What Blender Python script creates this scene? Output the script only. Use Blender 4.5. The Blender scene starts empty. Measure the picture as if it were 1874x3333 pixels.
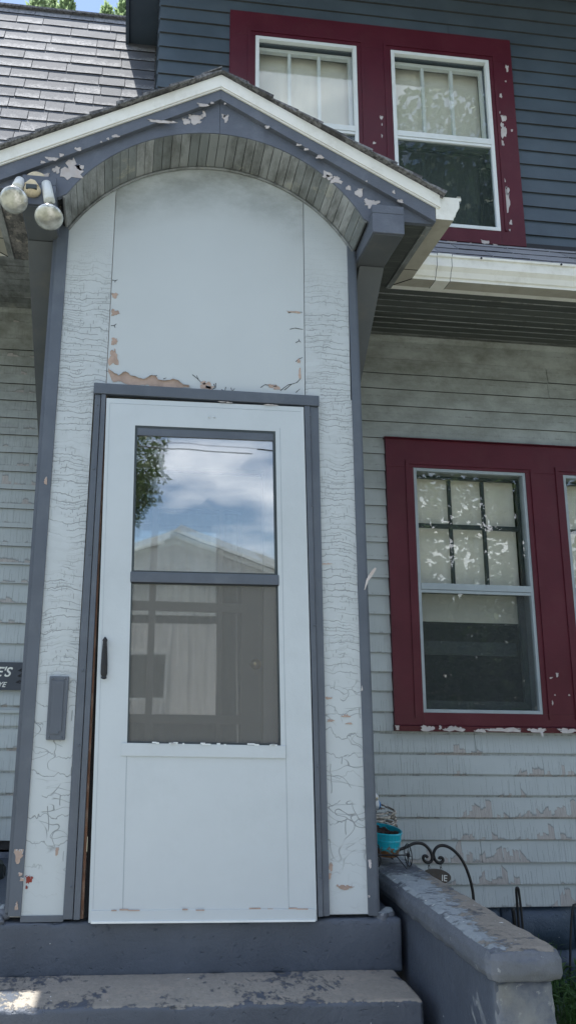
import bpy, bmesh, math, random
from mathutils import Vector, Matrix, noise as mnoise
random.seed(7)
S = bpy.context.scene
COL = S.collection
# ---------------------------------------------------------------- camera
cam = bpy.data.objects.new('camera', bpy.data.cameras.new('camera'))
COL.objects.link(cam)
YAW, PIT, ROL = math.radians(6.10), math.radians(12.95), math.radians(1.09)
CF = Vector((math.sin(YAW)*math.cos(PIT), math.cos(YAW)*math.cos(PIT), math.sin(PIT)))
CR = Vector((math.cos(YAW), -math.sin(YAW), 0)); CU = CR.cross(CF)
r_ = CR*math.cos(ROL) + CU*math.sin(ROL); u_ = CU*math.cos(ROL) - CR*math.sin(ROL)
CR, CU = r_, u_
CP = Vector((-.321, -3.13, .855))
cam.matrix_world = Matrix(((CR.x, CU.x, -CF.x, CP.x), (CR.y, CU.y, -CF.y, CP.y), (CR.z, CU.z, -CF.z, CP.z), (0, 0, 0, 1)))
cam.data.sensor_fit = 'VERTICAL'; cam.data.sensor_height = 36
cam.data.lens = 2504/3333*36; cam.data.shift_x = 251/3333; cam.data.shift_y = -14/3333
cam.data.clip_start = .05; cam.data.clip_end = 500
S.camera = cam
# ---------------------------------------------------------------- sun, sky, exposure
SUN = Vector((-.165, .122, 1)).normalized()
sl = bpy.data.lights.new('sun', 'SUN'); sl.energy = 4.6; sl.angle = math.radians(.53); sl.color = (1, .965, .9)
so = bpy.data.objects.new('sun', sl); COL.objects.link(so); so.location = (0, 0, 12)
so.rotation_euler = SUN.to_track_quat('Z', 'Y').to_euler()
W = bpy.data.worlds.new('World'); S.world = W; W.use_nodes = True
wt = W.node_tree; wt.nodes.clear()
def wn(t, **k):
    n = wt.nodes.new(t)
    for a, b in k.items(): setattr(n, a, b)
    return n
sky = wn('ShaderNodeTexSky', sky_type='NISHITA', sun_disc=False)
sky.sun_elevation = math.asin(SUN.z); sky.sun_rotation = math.atan2(SUN.x, SUN.y); sky.air_density = 1.0; sky.dust_density = .6
tc = wn('ShaderNodeTexCoord'); mp = wn('ShaderNodeMapping'); mp.inputs['Scale'].default_value = (1, 1, 2.6); mp.inputs['Location'].default_value = (.35, .1, .42)
no = wn('ShaderNodeTexNoise'); no.inputs['Scale'].default_value = 2.3; no.inputs['Detail'].default_value = 9; no.inputs['Roughness'].default_value = .58
mr = wn('ShaderNodeMapRange'); mr.inputs[1].default_value = .49; mr.inputs[2].default_value = .68
mx = wn('ShaderNodeMix', data_type='RGBA'); mx.inputs[7].default_value = (11.5, 11.8, 12.4, 1)
bg = wn('ShaderNodeBackground'); bg.inputs[1].default_value = .105; wo = wn('ShaderNodeOutputWorld')
L = wt.links.new
L(tc.outputs['Generated'], mp.inputs[0]); L(mp.outputs[0], no.inputs['Vector']); L(no.outputs[0], mr.inputs[0]); L(mr.outputs[0], mx.inputs[0])
L(sky.outputs[0], mx.inputs[6]); L(mx.outputs[2], bg.inputs[0]); L(bg.outputs[0], wo.inputs[0])
S.view_settings.view_transform = 'Standard'; S.view_settings.look = 'None'; S.view_settings.gamma = 1; S.view_settings.use_curve_mapping = False
S.view_settings.exposure = 1.36
# ---------------------------------------------------------------- pixel helper (traces photo features onto real planes)
def onY(px, py, Y):
    d = CR*((px-686)/2504) + CU*(-(py-1652.5)/2504) + CF
    return CP + d*((Y-CP.y)/d.y)
# ---------------------------------------------------------------- materials
class NT:
    def __init__(s, name):
        s.m = bpy.data.materials.new(name); s.m.use_nodes = True; s.t = s.m.node_tree
        s.b = s.t.nodes['Principled BSDF']; s.out = s.t.nodes['Material Output']
        s.g = s.t.nodes.new('ShaderNodeNewGeometry'); s.pos = s.g.outputs['Position']; s._h = None
    def n(s, t, ins=(), **k):
        n = s.t.nodes.new(t)
        for a, b in k.items(): setattr(n, a, b)
        for i, v in dict(ins).items():
            if isinstance(v, bpy.types.NodeSocket): s.t.links.new(v, n.inputs[i])
            else: n.inputs[i].default_value = v
        return n
    def scale(s, v, sc): return s.n('ShaderNodeVectorMath', {0: v, 1: sc}, operation='MULTIPLY').outputs[0]
    def noise(s, v, sc, det=4, ro=.55, out=0): return s.n('ShaderNodeTexNoise', {'Vector': v, 'Scale': sc, 'Detail': det, 'Roughness': ro}).outputs[out]
    def vor(s, v, sc, feat='DISTANCE_TO_EDGE', out=0): return s.n('ShaderNodeTexVoronoi', {'Vector': v, 'Scale': sc}, feature=feat).outputs[out]
    def mr(s, f, a, b, c=0., d=1.): return s.n('ShaderNodeMapRange', {0: f, 1: a, 2: b, 3: c, 4: d}).outputs[0]
    def ma(s, op, a, b=0.): return s.n('ShaderNodeMath', {0: a, 1: b}, operation=op, use_clamp=False).outputs[0]
    def mix(s, f, a, b):
        a = (*a, 1) if isinstance(a, tuple) and len(a) == 3 else a; b = (*b, 1) if isinstance(b, tuple) and len(b) == 3 else b
        return s.n('ShaderNodeMix', {0: f, 6: a, 7: b}, data_type='RGBA').outputs[2]
    def sep(s, v): return s.n('ShaderNodeSeparateXYZ', {0: v}).outputs
    def wob(s, v, sc, amt):
        c = s.noise(v, sc, 2, .5, 1); c = s.n('ShaderNodeVectorMath', {0: c, 1: (.5, .5, .5)}, operation='SUBTRACT').outputs[0]
        c = s.scale(c, (amt, amt, amt)); return s.n('ShaderNodeVectorMath', {0: v, 1: c}, operation='ADD').outputs[0]
    def done(s, col, rough=.6, bump=None, bs=.3, bd=.002, metal=0, spec=.4):
        b = s.b
        def put(k, v):
            if isinstance(v, bpy.types.NodeSocket): s.t.links.new(v, b.inputs[k])
            else: b.inputs[k].default_value = (*v, 1) if isinstance(v, tuple) and len(v) == 3 else v
        put('Base Color', col); put('Roughness', rough); put('Metallic', metal); put('Specular IOR Level', spec)
        if bump is not None:
            bn = s.n('ShaderNodeBump', {'Height': bump, 'Strength': bs, 'Distance': bd}); s.t.links.new(bn.outputs[0], b.inputs['Normal'])
        return s.m
def paint(name, col, var=.12, rough=.5, sc=3., dirt=None, dirtamt=.5, grain=(2, 2, 40), bs=.25, bd=.0015):
    k = NT(name); f = k.noise(k.pos, sc, 6, .65)
    c = k.mix(k.mr(f, .3, .7), tuple(v*(1-var) for v in col), tuple(min(1, v*(1+var)) for v in col))
    if dirt: c = k.mix(k.ma('MULTIPLY', k.mr(k.noise(k.pos, sc*1.7, 8, .7), .5, .72), dirtamt), c, dirt)
    g = k.noise(k.scale(k.pos, grain), 12, 4, .6)
    h = k.ma('ADD', g, k.ma('MULTIPLY', k.noise(k.pos, 90, 3, .6), .6))
    return k.done(c, k.mr(f, .2, .8, rough-.08, rough+.12), h, bs, bd)
M = {}
PALE = (.485, .525, .535); SLATE = (.090, .106, .130)
def panelmat():
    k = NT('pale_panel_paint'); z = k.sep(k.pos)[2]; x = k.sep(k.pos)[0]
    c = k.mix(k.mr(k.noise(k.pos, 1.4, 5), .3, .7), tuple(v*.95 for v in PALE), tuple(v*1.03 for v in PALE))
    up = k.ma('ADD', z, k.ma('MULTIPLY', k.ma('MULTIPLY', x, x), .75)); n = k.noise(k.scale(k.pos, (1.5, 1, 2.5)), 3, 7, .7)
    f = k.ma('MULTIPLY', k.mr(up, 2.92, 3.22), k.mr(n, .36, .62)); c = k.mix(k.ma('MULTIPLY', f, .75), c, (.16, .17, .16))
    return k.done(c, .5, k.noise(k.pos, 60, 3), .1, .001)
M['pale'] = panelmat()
M['door'] = paint('door_paint', (.505, .55, .57), .06, .38, 1.0, (.38, .42, .43), .35, (.5, .5, .5), .16, .004)
M['slate'] = paint('slate_trim_paint', SLATE, .12, .42, 4, (.16, .18, .2), .35, (60, 60, 2), .3)
M['gable'] = paint('gable_blue_paint', (.104, .119, .150), .14, .5, 5, (.2, .22, .26), .4, (4, 4, 30), .5, .003)
M['brace'] = paint('brace_grey_paint', (.09, .10, .11), .15, .6, 3, (.16, .15, .13), .4, (3, 3, 3), .3)
M['upper'] = paint('upper_siding_paint', (.070, .095, .122), .18, .5, 3, (.09, .11, .13), .5, (2, 2, 30), .35)
M['maroon'] = paint('maroon_paint', (.082, .0085, .019), .14, .42, 4, (.11, .03, .035), .35, (3, 3, 24), .3)
M['white'] = paint('white_aluminium', (.77, .77, .72), .05, .35, 5, (.45, .43, .36), .45, (2, 2, 2), .1)
M['storm'] = paint('white_storm_frame', (.74, .78, .78), .04, .35, 5, (.5, .52, .5), .3, (2, 2, 2), .1)
M['alum'] = paint('grey_aluminium', (.33, .38, .41), .08, .35, 6, (.2, .22, .23), .4, (2, 2, 2), .15)
M['darksash'] = paint('dark_sash_paint', (.035, .048, .052), .2, .45, 6, (.1, .1, .1), .3)
M['gutterunder'] = paint('grimy_gutter_underside', (.40, .385, .33), .12, .5, 4, (.22, .2, .16), .5)
M['rawwood'] = paint('bare_weathered_wood', (.43, .325, .27), .25, .8, 9, (.2, .14, .1), .6, (8, 8, 60), .6)
M['barewhite'] = paint('bare_pale_primer', (.52, .485, .475), .15, .8, 14, (.45, .37, .33), .7, (8, 8, 60), .6)
M['brownwood'] = paint('brown_stained_wood', (.15, .075, .045), .35, .7, 12, (.35, .3, .24), .6, (40, 40, 2), .6)
M['redchip'] = paint('old_red_paint', (.22, .03, .02), .2, .6, 9)
M['black'] = paint('black_iron', (.014, .015, .017), .3, .45, 20, (.05, .03, .02), .3)
M['dark'] = paint('dark_room_wall', (.03, .03, .03), .2, .8, 2)
M['vestint'] = paint('vestibule_lining', (.62, .60, .55), .1, .7, 2)
M['innerdoor'] = paint('inner_door_paint', (.34, .34, .31), .08, .45, 3)
M['gapdark'] = paint('dark_weatherstrip', (.012, .013, .015), .2, .8, 3)
M['brass'] = NT('old_brass').done((.55, .42, .2), .3, None, metal=1.)
M['cream'] = paint('yellowed_cream_plastic', (.62, .53, .36), .08, .45, 30, (.3, .24, .15), .5)
M['socket'] = paint('white_socket_plastic', (.70, .72, .70), .05, .4, 20, (.4, .38, .3), .4)
# cracked (alligatored) boards
def crackmat():
    k = NT('cracked_pale_paint'); p = k.wob(k.wob(k.pos, 9, .03), 2.6, .07); z = k.sep(k.pos)[2]
    n1 = k.noise(k.pos, 4.2, 3)
    P_ = k.sep(p)
    def rows_(den, xden, amp, w, vw, keep, seed):
        zz = k.ma('ADD', k.ma('MULTIPLY', z, den), k.ma('MULTIPLY', k.noise(k.scale(k.pos, (5, 1, 3.2)), 1.3, 4, .6), amp)); r = k.ma('FLOOR', zz); f = k.ma('FRACT', zz)
        g = k.n('ShaderNodeTexWhiteNoise', {'Vector': k.n('ShaderNodeCombineXYZ', {0: k.ma('FLOOR', k.ma('ADD', k.ma('MULTIPLY', P_[0], 7.), k.ma('MULTIPLY', r, .37))), 1: r, 2: seed}).outputs[0]}, noise_dimensions='3D').outputs[0]
        hl = k.ma('MULTIPLY', k.mr(k.ma('ABSOLUTE', k.ma('SUBTRACT', f, .5)), w, 0.), k.mr(g, keep, keep+.12))
        xs = k.ma('ADD', k.ma('MULTIPLY', P_[0], xden), k.ma('MULTIPLY', r, 3.71)); g2 = k.n('ShaderNodeTexWhiteNoise', {'Vector': k.n('ShaderNodeCombineXYZ', {0: k.ma('FLOOR', xs), 1: k.ma('FLOOR', k.ma('ADD', zz, .5)), 2: seed+3.}).outputs[0]}, noise_dimensions='3D').outputs[1]
        vl = k.ma('MULTIPLY', k.mr(k.ma('ABSOLUTE', k.ma('SUBTRACT', k.ma('FRACT', xs), .5)), vw, 0.), k.mr(k.sep(g2)[0], .66, .7))
        return k.ma('MAXIMUM', hl, vl), g2
    l1, r1 = rows_(36., 24., 3.2, .075, .035, .25, 1.); l3, r3 = rows_(78., 40., 6., .11, .06, .35, 5.)
    def contour(sc, lev, w, off):
        q = k.n('ShaderNodeVectorMath', {0: k.scale(k.pos, sc), 1: (off, 0, off)}, operation='ADD').outputs[0]
        return k.mr(k.ma('ABSOLUTE', k.ma('SUBTRACT', k.noise(q, 1, 1.5, .5), lev)), 0, w, 1, 0)
    l2 = k.ma('MAXIMUM', contour((5, 1, 9), .47, .0045, 0), k.ma('MAXIMUM', contour((6, 1, 5), .53, .0045, 7), contour((3, 1, 9), .5, .0040, 15)))
    l4, r4 = rows_(12., 7., 2.6, .028, .018, .2, 9.); l2 = k.ma('MAXIMUM', l4, k.ma('MULTIPLY', l2, k.mr(k.noise(k.pos, 7, 2), .46, .52)))
    msk = k.mr(k.noise(k.scale(k.pos, (2.5, 1, 1)), 5, 2), .44, .54); l3 = k.ma('MULTIPLY', l3, msk)
    l1 = k.ma('MULTIPLY', k.ma('MAXIMUM', l1, l3), k.mr(n1, .36, .46)); top = k.mr(z, 2.5, 2.75, 1, .1)
    low = k.mr(k.ma('ADD', z, k.ma('MULTIPLY', n1, .3)), .95, 1.15)
    ln = k.ma('ADD', k.ma('MULTIPLY', l1, low), k.ma('MULTIPLY', l2, k.ma('SUBTRACT', 1., low)))
    ln = k.ma('MULTIPLY', ln, k.ma('MULTIPLY', top, k.mr(z, .12, .3, .15, 1)))
    b = k.mix(k.mr(k.noise(k.pos, 2.5, 5), .3, .7), tuple(v*.95 for v in PALE), tuple(v*1.05 for v in PALE))
    tone = k.ma('MULTIPLY', k.sep(r1)[0], k.ma('MULTIPLY', low, top)); b = k.mix(k.ma('MULTIPLY', tone, .16), b, (.30, .32, .32))
    c = k.mix(k.ma('MULTIPLY', ln, .72), b, (.10, .105, .105))
    curl = k.ma('MULTIPLY', k.sep(r1)[1], k.ma('MULTIPLY', low, .8))
    return k.done(c, .5, k.ma('ADD', k.ma('MULTIPLY', ln, -1.), curl), .5, .003)
M['crack'] = crackmat()
def sidingmat():
    k = NT('pale_clapboard_paint'); P = k.sep(k.pos); x, z = P[0], P[2]
    rnd = k.n('ShaderNodeObjectInfo').outputs['Random']
    b = k.mix(k.mr(k.noise(k.pos, 2, 5), .3, .7), (.38, .415, .42), (.46, .505, .515))
    b = k.mix(k.mr(rnd, 0, 1, 0, .22), b, (.30, .33, .33))
    # mildew and soot blotches high under the eave, plus the eave's shade painted in
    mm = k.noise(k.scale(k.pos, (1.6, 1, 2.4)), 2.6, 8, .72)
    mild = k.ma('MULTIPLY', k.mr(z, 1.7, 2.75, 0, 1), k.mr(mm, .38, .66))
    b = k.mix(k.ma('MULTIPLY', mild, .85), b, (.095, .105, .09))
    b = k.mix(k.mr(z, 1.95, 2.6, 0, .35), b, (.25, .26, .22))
    # splits that start at each board's lower edge, and columns of paint flaked off upward from it
    wv = k.wob(k.pos, 16, .006); V = k.sep(wv)
    zr = k.ma('DIVIDE', k.ma('ADD', z, .256), .1085); row = k.ma('FLOOR', zr); frc = k.ma('FRACT', zr)
    frw = k.ma('ADD', frc, k.ma('MULTIPLY', k.ma('SUBTRACT', k.noise(k.pos, 45, 3, .7), .5), .16))
    def colset(den, off):
        xs = k.ma('ADD', k.ma('MULTIPLY', V[0], den), k.ma('MULTIPLY', row, 3.7)); cid = k.ma('FLOOR', xs); fx = k.ma('FRACT', xs)
        v = k.n('ShaderNodeCombineXYZ', {0: cid, 1: row, 2: off}).outputs[0]; wn_ = k.n('ShaderNodeTexWhiteNoise', {'Vector': v}, noise_dimensions='3D').outputs[1]
        return fx, k.sep(wn_)
    fx, w1 = colset(31., 0.); fx2, w2 = colset(58., 5.)
    cen = k.n('ShaderNodeCombineXYZ', {0: k.ma('MULTIPLY', x, 1.7), 1: 0., 2: k.ma('MULTIPLY', row, .83)}).outputs[0]
    regn = k.noise(cen, 1.6, 3, .6)
    reg = k.ma('MAXIMUM', k.mr(z, 1.0, .62, 0, 1), k.mr(x, -.6, -.8, 0, .9))
    reg = k.ma('MAXIMUM', reg, k.ma('MULTIPLY', k.mr(x, 1.2, 1.15, 0, .7), k.mr(z, 1.5, .9)))
    area = k.ma('MULTIPLY', k.mr(regn, .34, .5), reg)
    s1 = k.ma('MULTIPLY', k.mr(fx, .055, .0), k.mr(k.ma('SUBTRACT', k.ma('MULTIPLY', w1[0], 1.15), frc), 0, .04))
    s2 = k.ma('MULTIPLY', k.mr(fx2, .09, .0, 0, .8), k.mr(k.ma('SUBTRACT', w2[0], frc), 0, .04))
    ln = k.ma('MULTIPLY', k.ma('MAXIMUM', s1, s2), area)
    c = k.mix(k.ma('MULTIPLY', ln, .7), b, (.10, .11, .11))
    pr = k.ma('MULTIPLY', k.mr(regn, .46, .66), k.ma('MAXIMUM', k.ma('MULTIPLY', k.mr(z, .62, .5), k.mr(x, 1.1, 1.5)), k.mr(x, -.6, -.9, 0, .35)))
    hgt = k.ma('SUBTRACT', k.ma('MULTIPLY', k.ma('POWER', w1[1], 1.9), k.ma('MULTIPLY', pr, 1.5)), .06)
    dd = k.ma('SUBTRACT', hgt, frw); ch = k.mr(dd, 0, .03); rim = k.ma('SUBTRACT', k.mr(dd, -.09, -.02), ch)
    hg2 = k.ma('SUBTRACT', k.ma('MULTIPLY', w2[1], k.ma('MULTIPLY', pr, 1.15)), .2); ch = k.ma('MAXIMUM', ch, k.mr(k.ma('SUBTRACT', hg2, frw), 0, .03))
    c = k.mix(k.ma('MULTIPLY', k.ma('MAXIMUM', rim, 0.), .55), c, (.13, .13, .13))  # dark rim above each chip: shadow of the lifted paint, painted in
    wood = k.mix(k.noise(k.scale(k.pos, (60, 1, 6)), 3, 3), (.25, .235, .225), (.50, .475, .455))
    c = k.mix(ch, c, wood)
    edge = k.ma('MULTIPLY', k.mr(frw, .10, .02), k.mr(k.noise(k.scale(k.pos, (5, 1, 1)), 4, 5, .7), .54, .6)); c = k.mix(k.ma('MULTIPLY', edge, .6), c, (.20, .20, .19))
    h = k.ma('SUBTRACT', k.ma('MULTIPLY', k.noise(k.scale(k.pos, (3, 1, 40)), 10, 3), .25), k.ma('ADD', ln, ch))
    h = k.ma('ADD', h, k.ma('MULTIPLY', w1[2], .5))
    return k.done(c, .6, h, .6, .003)
M['siding'] = sidingmat()
def shinglemat(name, a, b, lich):
    k = NT(name); oi = k.n('ShaderNodeObjectInfo').outputs['Random']; uv = k.sep(k.n('ShaderNodeTexCoord').outputs['UV'])
    c = k.mix(oi, a, b); g = k.noise(k.pos, 220, 2, .7); c = k.mix(k.mr(g, .3, .7, 0, .7), c, tuple(v*.55 for v in a))
    n = k.noise(k.pos, 13, 6, .7); r2 = k.ma('FRACT', k.ma('MULTIPLY', oi, 7.31))
    edge = k.ma('SUBTRACT', k.ma('MULTIPLY', r2, .55), k.ma('SUBTRACT', uv[1], k.ma('MULTIPLY', k.ma('SUBTRACT', n, .5), 1.3)))
    f = k.ma('MULTIPLY', k.mr(edge, -.12, .25), k.mr(k.noise(k.pos, 60, 3, .7), .35, .6))
    c = k.mix(k.ma('MULTIPLY', f, lich), c, (.40, .40, .41))
    return k.done(c, .85, g, .5, .002, spec=.25)
M['shingle'] = shinglemat('grey_asphalt_shingle', (.118, .127, .148), (.18, .19, .213), .66)
M['shinglepale'] = shinglemat('pale_asphalt_shingle', (.27, .275, .295), (.39, .39, .41), .3)  # paler copy of the grey shingle, skylight on the flared eave put into its colour
M['shingledark'] = shinglemat('dark_asphalt_shingle', (.05, .05, .055), (.09, .09, .095), .5)
def slatmat():
    k = NT('mildewed_soffit_board'); oi = k.n('ShaderNodeObjectInfo').outputs['Random']
    c = k.mix(oi, (.19, .21, .215), (.34, .355, .36))
    n = k.noise(k.scale(k.pos, (6, 2, 6)), 1.6, 7, .7); c = k.mix(k.mr(n, .45, .62, 0, .75), c, (.085, .09, .085))
    n2 = k.noise(k.pos, 7, 5, .7); c = k.mix(k.mr(n2, .60, .66, 0, .6), c, (.36, .36, .31))
    return k.done(c, .75, k.ma('ADD', n, n2), .3, .003)
M['slat'] = slatmat()
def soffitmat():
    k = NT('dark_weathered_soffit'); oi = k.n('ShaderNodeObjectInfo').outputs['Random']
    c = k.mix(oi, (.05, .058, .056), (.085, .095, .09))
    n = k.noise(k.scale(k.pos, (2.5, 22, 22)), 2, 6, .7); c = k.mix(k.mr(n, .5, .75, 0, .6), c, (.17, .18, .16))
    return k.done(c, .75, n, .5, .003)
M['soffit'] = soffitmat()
def roughsoffit():
    k = NT('peeling_soffit_paint'); n = k.noise(k.scale(k.pos, (9, 5, 9)), 3, 8, .75)
    c = k.mix(k.mr(n, .42, .6), (.10, .10, .10), (.27, .255, .24)); v = k.mr(k.noise(k.pos, 26, 4, .7), .58, .62); c = k.mix(v, c, (.42, .38, .33))
    return k.done(c, .8, n, .8, .006)
M['peelsoffit'] = roughsoffit()
def concmat(name, paintc, thr, blue=(.235, .27, .295)):
    k = NT(name); up = k.mr(k.sep(k.g.outputs['Normal'])[2], .35, .8)
    b = k.mix(k.mr(k.noise(k.pos, 2.5, 6), .3, .7), tuple(v*.82 for v in paintc), tuple(v*1.2 for v in paintc))
    n = k.noise(k.scale(k.pos, (1.5, 1, 1.5)), 13, 14, .80); big = k.noise(k.pos, 1.9, 3)
    worn = k.ma('ADD', n, k.ma('MULTIPLY', k.ma('SUBTRACT', big, .5), .9)); worn = k.ma('ADD', worn, k.ma('MULTIPLY', k.ma('SUBTRACT', up, 1.), .24))
    cem = k.mix(k.noise(k.pos, 60, 4, .7), (.19, .178, .155), (.34, .315, .275))
    cem = k.mix(k.mr(k.noise(k.pos, 13, 7, .75), .54, .59), cem, blue)
    w = k.mr(worn, thr, thr+.025); c = k.mix(w, b, cem)
    sp = k.mr(k.noise(k.pos, 38, 3, .6), .735, .75); c = k.mix(sp, c, (.68, .70, .68))
    h = k.ma('ADD', k.ma('MULTIPLY', k.noise(k.pos, 34, 8, .72), .9), k.ma('MULTIPLY', w, -.3)); h = k.ma('SUBTRACT', h, k.ma('MULTIPLY', k.mr(k.noise(k.pos, 55, 2), .66, .74), .5))
    return k.done(c, k.mr(w, 0, 1, .45, .9), h, .8, .007)
M['step'] = concmat('worn_painted_concrete', (.085, .099, .124), .452, (.30, .27, .23))
M['riser'] = concmat('painted_concrete', (.076, .090, .115), .80)
def capmat():
    k = NT('cap_layered_paint'); P = k.sep(k.pos); up = k.mr(k.sep(k.g.outputs['Normal'])[2], .55, .92); fine = k.noise(k.scale(k.pos, (1, 2.2, 1)), 17, 14, .78); big = k.noise(k.pos, 2.4, 3)
    base = k.mix(k.mr(k.noise(k.pos, 5, 8, .7), .3, .7), (.085, .098, .12), (.15, .165, .19))
    m1 = k.ma('ADD', k.ma('ADD', fine, k.ma('MULTIPLY', k.ma('SUBTRACT', big, .5), .8)), k.ma('MULTIPLY', k.ma('SUBTRACT', up, 1.), .28))
    l1 = k.mr(m1, .44, .46); c = k.mix(l1, base, k.mix(k.noise(k.pos, 30, 4), (.23, .26, .275), (.34, .375, .385)))
    cx = k.ma('ADD', k.ma('MULTIPLY', k.ma('SUBTRACT', P[0], .865), 2.4), k.ma('MULTIPLY', k.ma('SUBTRACT', -.35, P[1]), .35))
    m2 = k.ma('ADD', k.ma('ADD', k.noise(k.scale(k.pos, (1.3, 1.8, 1)), 15, 12, .75), cx), k.ma('MULTIPLY', k.ma('SUBTRACT', up, 1.), .5)); l2 = k.ma('MULTIPLY', k.mr(m2, .50, .53), k.mr(m1, .44, .46))
    cem = k.mix(k.noise(k.pos, 50, 6, .75), (.15, .135, .115), (.36, .33, .28)); c = k.mix(l2, c, cem)
    fl_ = k.ma('MULTIPLY', k.mr(k.noise(k.scale(k.pos, (1, 1.6, 1)), 26, 3, .5), .685, .69), k.mr(up, .1, .6, .25, 1)); c = k.mix(fl_, c, (.62, .64, .62))
    h = k.ma('ADD', k.ma('MULTIPLY', k.noise(k.pos, 26, 10, .75), 1.1), k.ma('ADD', k.ma('MULTIPLY', l1, -.3), k.ma('MULTIPLY', l2, -.3))); h = k.ma('ADD', h, k.ma('MULTIPLY', fl_, .4))
    return k.done(c, k.mr(l1, 0, 1, .5, .85), h, .9, .008)
M['cap'] = capmat()
def piermat():
    k = NT('weathered_stucco_paint'); n = k.noise(k.pos, 7, 9, .7); c = k.mix(k.mr(n, .36, .6), (.085, .10, .135), (.20, .215, .225)); v = k.mr(k.noise(k.pos, 22, 5, .7), .60, .64); c = k.mix(k.ma('MULTIPLY', v, .5), c, (.34, .35, .35))
    c = k.mix(k.mr(k.noise(k.pos, 4, 4), .55, .7, 0, .5), c, (.16, .155, .13)); return k.done(c, .75, k.noise(k.pos, 14, 10, .7), .9, .015)
M['pier'] = piermat()
M['rubble'] = concmat('foundation_block_paint', (.035, .055, .085), .9)
def glass(name, ior, tint=(.9, .95, .93)):
    k = NT(name); t = k.t; t.nodes.remove(k.b)
    bk = k.g.outputs['Backfacing']; fr = k.n('ShaderNodeFresnel', {'IOR': k.ma('ADD', ior, k.ma('MULTIPLY', bk, 1/ior-ior))}); g = k.n('ShaderNodeBsdfGlossy', {'Color': (1, 1, 1, 1), 'Roughness': .004}); tr = k.n('ShaderNodeBsdfTransparent', {'Color': (*tint, 1)})
    bn = k.n('ShaderNodeBump', {'Height': k.noise(k.scale(k.pos, (1, 1, .6)), 2.5, 2), 'Strength': .07, 'Distance': .01}); t.links.new(bn.outputs[0], g.inputs['Normal'])
    mx = k.n('ShaderNodeMixShader', {0: fr.outputs[0], 1: tr.outputs[0], 2: g.outputs[0]}); t.links.new(mx.outputs[0], k.out.inputs[0]); return k.m
M['glassdoor'] = glass('storm_glass', 2.6, (.85, .88, .88)); M['glass'] = glass('window_glass', 1.62, (.96, .97, .96)); M['glassdim'] = glass('dusty_glass', 1.45, (.72, .76, .76))
def screen(name='insect_screen', f=.28, c=(.27, .265, .245)):
    k = NT(name); t = k.t; k.b.inputs['Base Color'].default_value = (*c, 1); k.b.inputs['Roughness'].default_value = .7
    tr = k.n('ShaderNodeBsdfTransparent'); mx = k.n('ShaderNodeMixShader', {0: f, 1: tr.outputs[0], 2: k.b.outputs[0]}); t.links.new(mx.outputs[0], k.out.inputs[0]); return k.m
M['screen'] = screen()
M['screenfaint'] = screen('faint_window_screen', .17, (.16, .18, .2)); M['screenlight'] = screen('dusty_grey_screen', .42, (.22, .23, .22))
def cloth(name, c, fold):
    k = NT(name); n = k.noise(k.scale(k.pos, (fold, 1, .3)), 1, 4); col = k.mix(k.mr(n, .3, .7), tuple(v*.9 for v in c), c); return k.done(col, .8, n, .3, .01)
M['shade'] = cloth('roller_shade_cloth', (.80, .78, .69), 6); M['curtain'] = cloth('grey_curtain_cloth', (.72, .73, .69), 14); M['lace'] = cloth('net_curtain_cloth', (.84, .82, .76), 40)
M['silver'] = NT('bulb_mirror_glass').done((.62, .62, .60), .12, None, metal=1.)
def lens():
    k = NT('bulb_lens_glass'); n = k.vor(k.pos, 150, 'F1'); c = k.mix(k.mr(k.noise(k.pos, 18, 4), .35, .65), (.30, .30, .26), (.68, .68, .63))
    return k.done(c, .22, n, .2, .002, metal=.5, spec=.8)
M['lens'] = lens()
def tealmat():
    k = NT('turquoise_enamel'); z = k.sep(k.pos)[2]; n = k.noise(k.pos, 40, 5, .7)
    r = k.ma('ADD', k.mr(z, .20, .16, 0, .35), n); f = k.mr(r, .60, .68); c = k.mix(f, (.008, .33, .43), (.15, .075, .03)); return k.done(c, .35, n, .2, .002)
M['teal'] = tealmat()
M['soil'] = paint('potting_soil', (.025, .014, .010), .4, .9, 40)
def twigm(): 
    k = NT('grey_twigs'); n = k.noise(k.pos, 30, 4); return k.done(k.mix(k.mr(n, .35, .65), (.16, .14, .115), (.52, .48, .42)), .8, n, .4, .002)
M['twig'] = twigm()
M['birdblue'] = paint('figurine_blue', (.03, .15, .36), .3, .4, 30); M['birdpale'] = paint('figurine_pale', (.55, .56, .56), .1, .5, 30)
def leafmat(name, a, b, tr=.35):
    k = NT(name); n = k.noise(k.pos, 1.3, 3); rn = k.noise(k.pos, 9, 2); c = k.mix(k.mr(k.ma('ADD', k.ma('MULTIPLY', n, .5), k.ma('MULTIPLY', rn, .5)), .38, .62), a, b)
    k.t.links.new(c, k.b.inputs['Base Color']); k.b.inputs['Roughness'].default_value = .55
    tl = k.n('ShaderNodeBsdfTranslucent', {'Color': c}); mx = k.n('ShaderNodeMixShader', {0: tr, 1: k.b.outputs[0], 2: tl.outputs[0]}); k.t.links.new(mx.outputs[0], k.out.inputs[0]); return k.m
M['leaf'] = leafmat('tree_leaves', (.03, .062, .014), (.09, .15, .035)); M['leafpale'] = leafmat('pale_tree_leaves', (.20, .29, .13), (.38, .48, .28), .5)
M['grass'] = leafmat('grass_blades', (.02, .05, .010), (.05, .12, .025), .25); M['bark'] = paint('bark', (.09, .07, .05), .4, .9, 5, None, 0, (30, 30, 2), 1, .02)
def ground():
    k = NT('lawn_ground'); n = k.noise(k.pos, 3, 8, .7); return k.done(k.mix(k.mr(n, .35, .65), (.09, .10, .07), (.15, .15, .12)), .9, n, .6, .02)
M['lawn'] = ground(); M['path'] = paint('concrete_path', (.36, .36, .355), .15, .85, 2, (.2, .19, .17), .5, (2, 2, 2), .4)
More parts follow.
